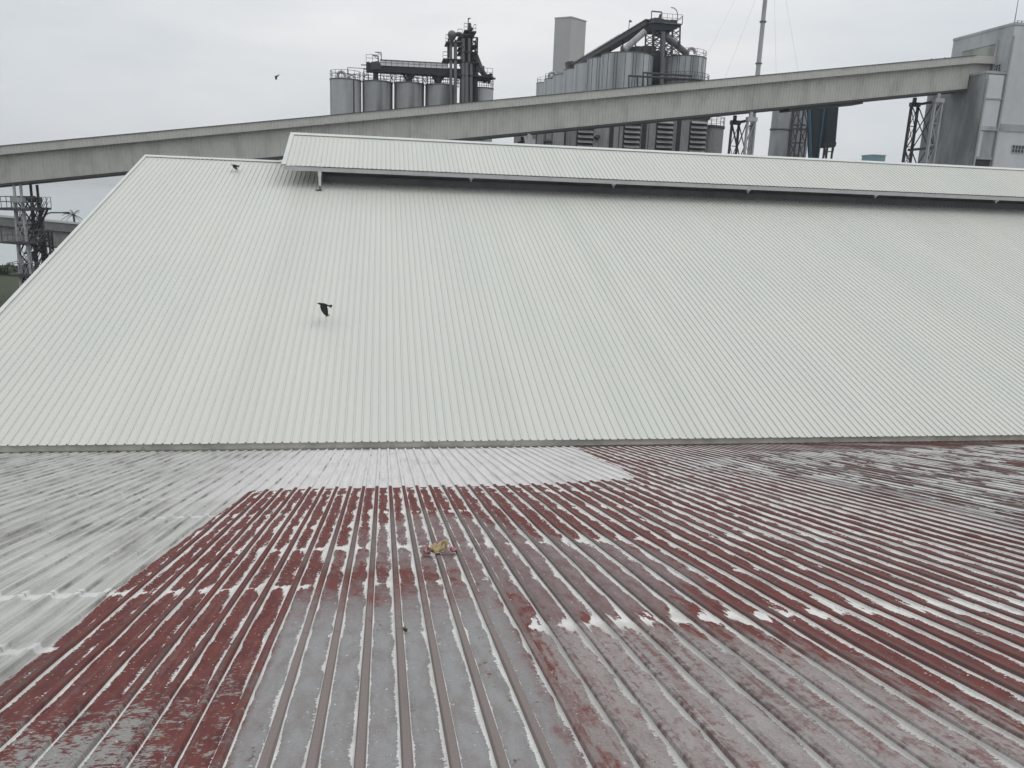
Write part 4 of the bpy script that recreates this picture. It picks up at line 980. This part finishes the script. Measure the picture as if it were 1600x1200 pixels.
# ------------------------------------------------------------------ concrete building at right
XL, XM, YN, YF = 64.3, 66.66, 82.5, 92.
ZLow, ZTop = at(1540, 114, YN).z, at(1585, 39, YN).z
cb = thing('concrete_building', 'tall stained concrete building at right where the gallery ends', 'building', (70, 86, 0))
MB().box((XM, YN, 0), (92, YF, ZTop)).build('main_block', MT['conc'], cb)
MB().box((XM+.05, YN-.03, 0), (92, YN-.004, ZTop-.05)).build('lit_front', MT['conc_lt'], cb)  # paler skin paints in the brighter light on the front face
MB().box((XM-.06, YN-.09, ZTop+.002), (92.1, YF+.06, ZTop+.28)).build('parapet', MT['conc'], cb)
MB().box((XL, YN+.02, 0), (XM-.002, YF-.05, ZLow)).build('side_block', MT['conc_dark'], cb)
MB().box((XL-.08, YN-.1, ZLow+.002), (XM-.004, YF, ZLow+.24)).build('side_coping', MT['conc'], cb)
zA = [at(1552, y_, YN).z for y_ in (121, 154, 198, 207, 246, 252, 262)]
xi0, xi1 = XL+.28, XM-.22
MB().box((xi0, YN-.1, zA[1]-.0), (xi1, YN+.015, ZLow-.15)).build('stair_panel', MT['conc_lt'], cb)
MB().box((xi0, YN-.1, zA[2]), (xi1, YN+.015, zA[1]-.12)).build('stair_panel', MT['conc_lt'], cb)
for zz, dz in ((zA[1]-.1, .14), (zA[2]-.45, .42), (zA[4]-.28, .26)):
    MB().box((xi0-.05, YN-.22, zz), (xi1+.1, YN+.012, zz+dz)).build('floor_slab', MT['conc'], cb)
MB().box((xi0, YN-.1, zA[4]), (xi0+.4, YN+.014, zA[2]-.46)).build('stair_pier', MT['conc_lt'], cb)
MB().box((xi0+.42, YN-.03, zA[4]), (xi1, YN+.014, zA[2]-.46)).build('stair_recess', MT['conc'], cb)
MB().box((xi0+.1, YN-.05, zA[4]-1.9), (xi1, YN+.013, zA[4]-.3)).build('stair_opening', MT['black'], cb)
for x_, zt_, mt in ((XL+.12, ZLow-.6, 'pipe'), (XM+.02, ZTop-1.1, 'pipe')):
    MB().tube([(x_, YN-.2, 0), (x_, YN-.2, zt_)], .1, 8).build('downpipe', MT[mt], cb)
    MB().box((x_+.1, YN-.06, 0), (x_+.22, YN-.032, zt_)).build('dark_seam', MT['conc_dark'], cb)  # darker strip beside the downpipe, as tall as the pipe
z1, z2 = at(1575, 194, YN).z, at(1575, 204, YN).z
MB().box((XM+.3, YN-.16, z2-.06), (91, YN-.032, z2)).build('ledge', MT['conc'], cb)
MB().box((XM+.28, YN-.06, z2+.02), (91, YN-.033, z1)).build('stain_band', MT['conc_dark'], cb)
def grid_window(x0, x1, z0, z1, y, nx, nz, axis='y'):
    f = MB()
    if axis == 'y': P = lambda u, w, v: (u, y+w, v)
    else: P = lambda u, w, v: (y+w, u, v)
    def bx(a, b, c, d, w0, w1):
        p, q = P(a, w0, c), P(b, w1, d); f.box([min(i, j) for i, j in zip(p, q)], [max(i, j) for i, j in zip(p, q)])
    bx(x0, x1, z0, z0+.08, -.08, 0); bx(x0, x1, z1-.08, z1, -.08, 0)
    for k in range(nx+1): xx = x0+(x1-x0-.06)*k/nx; bx(xx, xx+.06, z0+.081, z1-.081, -.075, 0)
    for k in range(1, nz): zz = z0+(z1-z0)*k/nz; bx(x0+.061, x1-.061, zz-.02, zz+.02, -.06, -.01)
    w = f.build('window', MT['light'], cb)
    g = MB(); p, q = P(x0+.02, -.02, z0+.02), P(x1-.02, -.005, z1-.02); g.box([min(i, j) for i, j in zip(p, q)], [max(i, j) for i, j in zip(p, q)]); g.build('pane', MT['glass'], w)
a, b_ = at(1581, 226, YN), at(1612, 241, YN); grid_window(a.x, b_.x, b_.z, a.z, YN-.034, 7, 2)
a, b_ = at(1560, 96, YN), at(1560, 111, YN); grid_window(83.4, 84.6, b_.z, a.z, XM-.004, 3, 3, 'x')
MB().box((XM-.03, 84.72, ZTop-4.4), (XM-.002, 89.98, ZTop-1.52)).build('stained_panel', weathered('stained_panel_concrete', (.36, .37, .34), (.2, .205, .19), .8, .2, .2, .85), cb)
# shallow panel moulding on the side of the main block and the antenna
for (y0_, y1_, z0_, z1_) in ((84.4, 90.3, ZTop-1.5, ZTop-1.2), (84.4, 84.7, ZTop-4.5, ZTop-1.5), (90., 90.3, ZTop-4.5, ZTop-1.5)):
    MB().box((XM-.09, y0_, z0_), (XM-.003, y1_, z1_)).build('moulding', MT['conc'], cb)
q = at(1586, 38, YN); MB().tube([(q.x+.3, YN+.5, ZTop), (q.x+.3, YN+.5, ZTop+3.6)], [.05, .02], 6).build('antenna', MT['dark'], cb)
mb = MB()
for k in range(6): mb.bar((q.x+.5+k*.5, YN+.3, ZTop+.28), (q.x+.5+k*.5, YN+.3, ZTop+.55), .06)
mb.bar((q.x+.4, YN+.3, ZTop+.52), (q.x+6, YN+.3, ZTop+.52), .04); mb.build('roof_spikes', MT['dark'], cb)

# ------------------------------------------------------------------ vegetation at the shore
def clump(mb, c, rad, n, s):
    for _ in range(n):
        d = Vector(rng.normal(size=3)).normalized()*(rng.random()**.4); p = Vector(c)+Vector((d.x*rad[0], d.y*rad[1], d.z*rad[2]))
        u = Vector(rng.normal(size=3)).normalized()*s*rng.uniform(.6, 1.3); v = u.orthogonal().normalized()*s*.6
        mb.face([p-u, p+v, p+u, p-v])
shr = [(3, 431, 168, 2.2, 'dark shrub on the shore at the left edge of the picture'), (17, 427, 166, 2.6, 'dark shrub on the shore left of the stair tower foot'), (33, 424, 164, 2.4, 'dark shrub on the shore behind the stair tower foot'), (-14, 430, 170, 2.6, 'dark shrub on the shore just outside the left edge')]
for px, py, Y_, s_, lab in shr[:3]:
    q = at(px, py, Y_); t = thing('shrub', lab, 'shrub', (q.x, Y_, 0), 'shrubs along the shore')
    mb = MB(); hh = max(q.z, 1.6)
    for k in range(5): clump(mb, (q.x+random.uniform(-2, 2), Y_+random.uniform(-1, 1), hh*random.uniform(.35, .75)), (1.6, 1.4, hh*.38), 130, .28)
    mb.build('crown', MT['leaf'], t, recalc=False)
    mb = MB(); 
    for k in range(4): mb.tube([(q.x, Y_, 0), (q.x+random.uniform(-1.2, 1.2), Y_, hh*.6)], [.09, .04], 6)
    mb.build('stem', MT['bark'], t)
q = at(115, 336, 146); pt = thing('palm_tree', 'lone palm showing above the lower gallery at left', 'palm', (q.x, 146, 0))
MB().tube([(q.x, 146, 0), (q.x+.15, 146, q.z*.5), (q.x, 146, q.z)], [.28, .2, .16], 8).build('trunk', MT['bark'], pt)
for k in range(13):
    a = k*2.4; el = random.uniform(-.3, 1.2); L_ = random.uniform(1.5, 2.2); mb = MB(); pts = []
    for j in range(7):
        f = j/6; pts.append(Vector((q.x+math.cos(a)*L_*f*math.cos(el), 146+math.sin(a)*L_*f*math.cos(el), q.z+L_*f*math.sin(el)-1.1*f*f)))
    for j in range(6):
        d = (pts[j+1]-pts[j]).normalized(); sdv = d.cross(Vector((0, 0, 1))).normalized()
        for s_ in (-1, 1):
            for m_ in range(2):
                b0 = pts[j].lerp(pts[j+1], m_*.5); mb.face([b0, b0+d*.07, b0+d*.2+sdv*s_*.42*(1-.5*j/6)-Vector((0, 0, .15))])
    mb.tube(pts, .02, 4); mb.build('frond', MT['leaf'], pt, recalc=False)

# ------------------------------------------------------------------ birds
def bird_mesh(wings=((.9, .35), (-.5, -.75)), fan=.075, near=1.):
    """a crow heading -x; wings: (spread up/down angle, sweep) for the near (-y) and far (+y) wing"""
    mb = MB(); rows = []
    for x_, r_, z_ in ((-.235, .003, .012), (-.215, .009, .014), (-.19, .013, .016), (-.18, .024, .018), (-.155, .032, .02), (-.125, .031, .016), (-.08, .047, .004), (-.02, .056, 0), (.04, .05, 0), (.09, .034, .004), (.125, .02, .006), (.14, .012, .006)):
        rows.append([(x_, r_*math.cos(a), z_+r_*math.sin(a)) for a in [2*math.pi*k/10 for k in range(10)]])
    mb.grid(rows, True, True); mb.face(rows[0][::-1]); mb.face(rows[-1])
    tail = [(.11, .016), (.15, .024), (.2, fan*.8), (.235, fan), (.25, fan*.55)]
    up = [[(x_, -w_, .008+.004), (x_, 0, .014), (x_, w_, .012)] for x_, w_ in tail]; dn = [[(x_, -w_, .004), (x_, 0, .005), (x_, w_, .004)] for x_, w_ in tail]
    mb.grid(up, False, False); mb.grid(dn[::-1], False, False)
    for side, (ang, sweep) in zip((-1, 1), wings):
        st_ = [(0, -.11, .1, .013), (.1, -.125, .115, .01), (.2, -.11, .12, .008), (.3, -.075, .115, .006), (.38, -.03, .1, .004), (.43, .03, .085, .002)]
        for k in range(len(st_)-1):
            def sec(s_):
                d_, l_, t_, h_ = s_; d_ = d_*(near if side < 0 else 1); l_ += sweep*d_*.35; t_ += sweep*d_*.35
                f = lambda x_, e: (x_, side*(.03+d_*math.cos(ang)), .012+d_*math.sin(ang)+e)
                return [f(l_, h_), f((l_+t_)/2, h_*1.2), f(t_, 0), f((l_+t_)/2, -h_*.3), f(l_, -h_*.6)]
            mb.grid([sec(st_[k]), sec(st_[k+1])], True, True)
        nf = near if side < 0 else 1
        for k in range(4):                     # finger feathers
            y_ = .38+.018*k; x0_ = -.01+.03*k+sweep*.13
            g = lambda x_, d_, e=0: (x_, side*(.03+d_*nf*math.cos(ang)), .012+d_*nf*math.sin(ang)+e)
            mb.face([g(x0_, .34), g(x0_+.028, .34), g(x0_+.045, .5-.025*k), g(x0_+.03, .505-.025*k)])
    me = mb.build('body', MT['bird']).data; return me
def bird(label, loc, me_args, rot, s=1., cat='crow', grp=None):
    me = bird_mesh(*me_args); o = [o for o in C.objects if o.data == me][0]
    o.name = 'crow'; o.location = loc; o.rotation_euler = rot; o.scale = (s, s, s); tag(o, label, cat, grp); return o
q = at(506.5, 476.5, 24.1); bird('black crow flying low over the middle of the white roof', q, (((-.42, 1.0), (-1.0, .1)), .066, .72), (math.radians(42), math.radians(9), math.radians(-12)), .95)
q = at(367, 258.5, 38.6); bird('black crow gliding just below the ridge of the white roof at left', q, (((-.3, .9), (-.9, .1)), .05, .55), (math.radians(38), math.radians(4), math.radians(-8)), .8)
q = at(432, 119.5, 75); bird('distant small crow high in the open sky at upper left', q, (((-.9, .4), (.5, .2)), .05), (0, 0, math.radians(-20)), .95)
def perched(label, loc):
    mb = MB(); rows = []
    for x_, r_, z_ in ((-.1, .004, .17), (-.08, .022, .175), (-.055, .032, .17), (-.03, .036, .14), (.0, .05, .1), (.04, .045, .06), (.09, .02, .02), (.16, .012, -.02)):
        rows.append([(x_+r_*.5*math.cos(a), r_*math.sin(a), z_+r_*math.cos(a)) for a in [2*math.pi*k/8 for k in range(8)]])
    mb.grid(rows, True); mb.face(rows[0]); mb.face(rows[-1])
    for s_ in (-.015, .015): mb.bar((.01, s_, .07), (.01, s_, -.01), .008)
    o = mb.build('bird', MT['bird']); o.location = loc; tag(o, label, 'bird', 'birds perched on the gallery roof')
for px, lab in ((1455.5, 'small dark bird perched on the gallery roof, left one of two'), (1476, 'small dark bird perched on the gallery roof, nearer the concrete building')):
    q = at(px, 95, 86.5); perched(lab, (q.x, 86.5, zgal(q.x)+2.62-.05+.78+.14))

# ------------------------------------------------------------------ litter on the old roof
def scrap_mat():
    m = Mat('withered_yellow_scrap', .6); n = m.noise((14, 14, 14), 4); x, y, z = m.xyz()
    c = m.mix((.52, .42, .27), (.3, .21, .11), n.step(.4, .65)); c = m.mix(c, (.07, .07, .02), m.noise((11, 11, 11), 3).step(.5, .62)*.9); return m.done(c)
def pink_mat():
    m = Mat('withered_pink_petal', .6); n = m.noise((18, 18, 18), 3); return m.done(m.mix((.42, .12, .16), (.5, .3, .33), n.step(.4, .65)))
lt = thing('withered_flower', 'withered yellow cup with pink edges lying on the red roof', 'flower', oldp(.52, 7.6, .03))
L0 = wloc(lt)
def cup(cx, ct, cn, r, tilt, az, f0, f1, depth, ruff, seed):
    rows = []; rs = np.random.default_rng(seed); ph = rs.random(4)*6
    ax = Vector((math.cos(az)*math.sin(tilt), math.sin(az)*math.sin(tilt), math.cos(tilt))); e1 = ax.orthogonal().normalized(); e2 = ax.cross(e1)
    for i in range(7):
        f = i/6; row = []
        for k in range(25):
            a = f0+(f1-f0)*k/24; rr = r*f*(1+ruff*.35*math.sin(a*3+ph[0])*f); h = depth*f*f+ruff*.5*r*f*f*math.sin(a*4+ph[1])+ruff*.25*r*f*math.sin(a*7+ph[2])
            p = e1*(rr*math.cos(a))+e2*(rr*math.sin(a)*.72)+ax*h
            row.append(oldp(cx+p.x, ct+p.y, cn+p.z))
        rows.append(row)
    return MB().grid(rows, False, True)
def solid(o, th=.004):
    s_ = o.modifiers.new('solid', 'SOLIDIFY'); s_.thickness = th; return o
SM, PM = scrap_mat(), pink_mat()
solid(cup(.5, 7.55, .03, .085, .5, -1.4, 0, 6.283, .07, .35, 3).build('cup', SM, lt, recalc=False))
solid(cup(.565, 7.65, .05, .072, 1.0, -1.9, 0, 6.283, .05, .3, 5).build('cup', SM, lt, recalc=False))
solid(cup(.45, 7.68, .03, .05, .6, 2., 0, 6.283, .03, .6, 6).build('petal', PM, lt, recalc=False))
solid(cup(.64, 7.6, .03, .05, .5, 0., 0, 6.283, .03, .6, 8).build('petal', PM, lt, recalc=False))
solid(cup(.4, 7.56, .02, .04, .3, 1., 0, 6.283, .02, .6, 9).build('petal', PM, lt, recalc=False))
solid(cup(.54, 7.8, .035, .05, .5, 1., 0, 6.283, .03, .6, 11).build('petal', PM, lt, recalc=False))
lm = weathered('dry_leaf', (.1, .075, .05), (.05, .035, .025), .6, 20, 1, .8)
o = solid(cup(.135, 5.28, .015, .02, .7, 1., 0, 6.283, .02, .7, 12).build('dead_leaf', lm, None, recalc=False), .003); tag(o, 'small brown dead leaf caught against a rib on the bare grey sheet', 'leaf')

# ------------------------------------------------------------------ damp air over the works
hm = bpy.data.materials.new('damp_air'); hm.use_nodes = True; hn = hm.node_tree; hn.nodes.clear()
pv = hn.nodes.new('ShaderNodeVolumePrincipled'); pv.inputs['Color'].default_value = (.93, .95, .97, 1); pv.inputs['Density'].default_value = .0003; pv.inputs['Anisotropy'].default_value = .2
ho = hn.nodes.new('ShaderNodeOutputMaterial'); hn.links.new(pv.outputs[0], ho.inputs['Volume'])
hz_ = MB().box((-7000, -700, -1), (7000, 7000, 75)).build('haze', hm); hz_['kind'] = 'stuff'
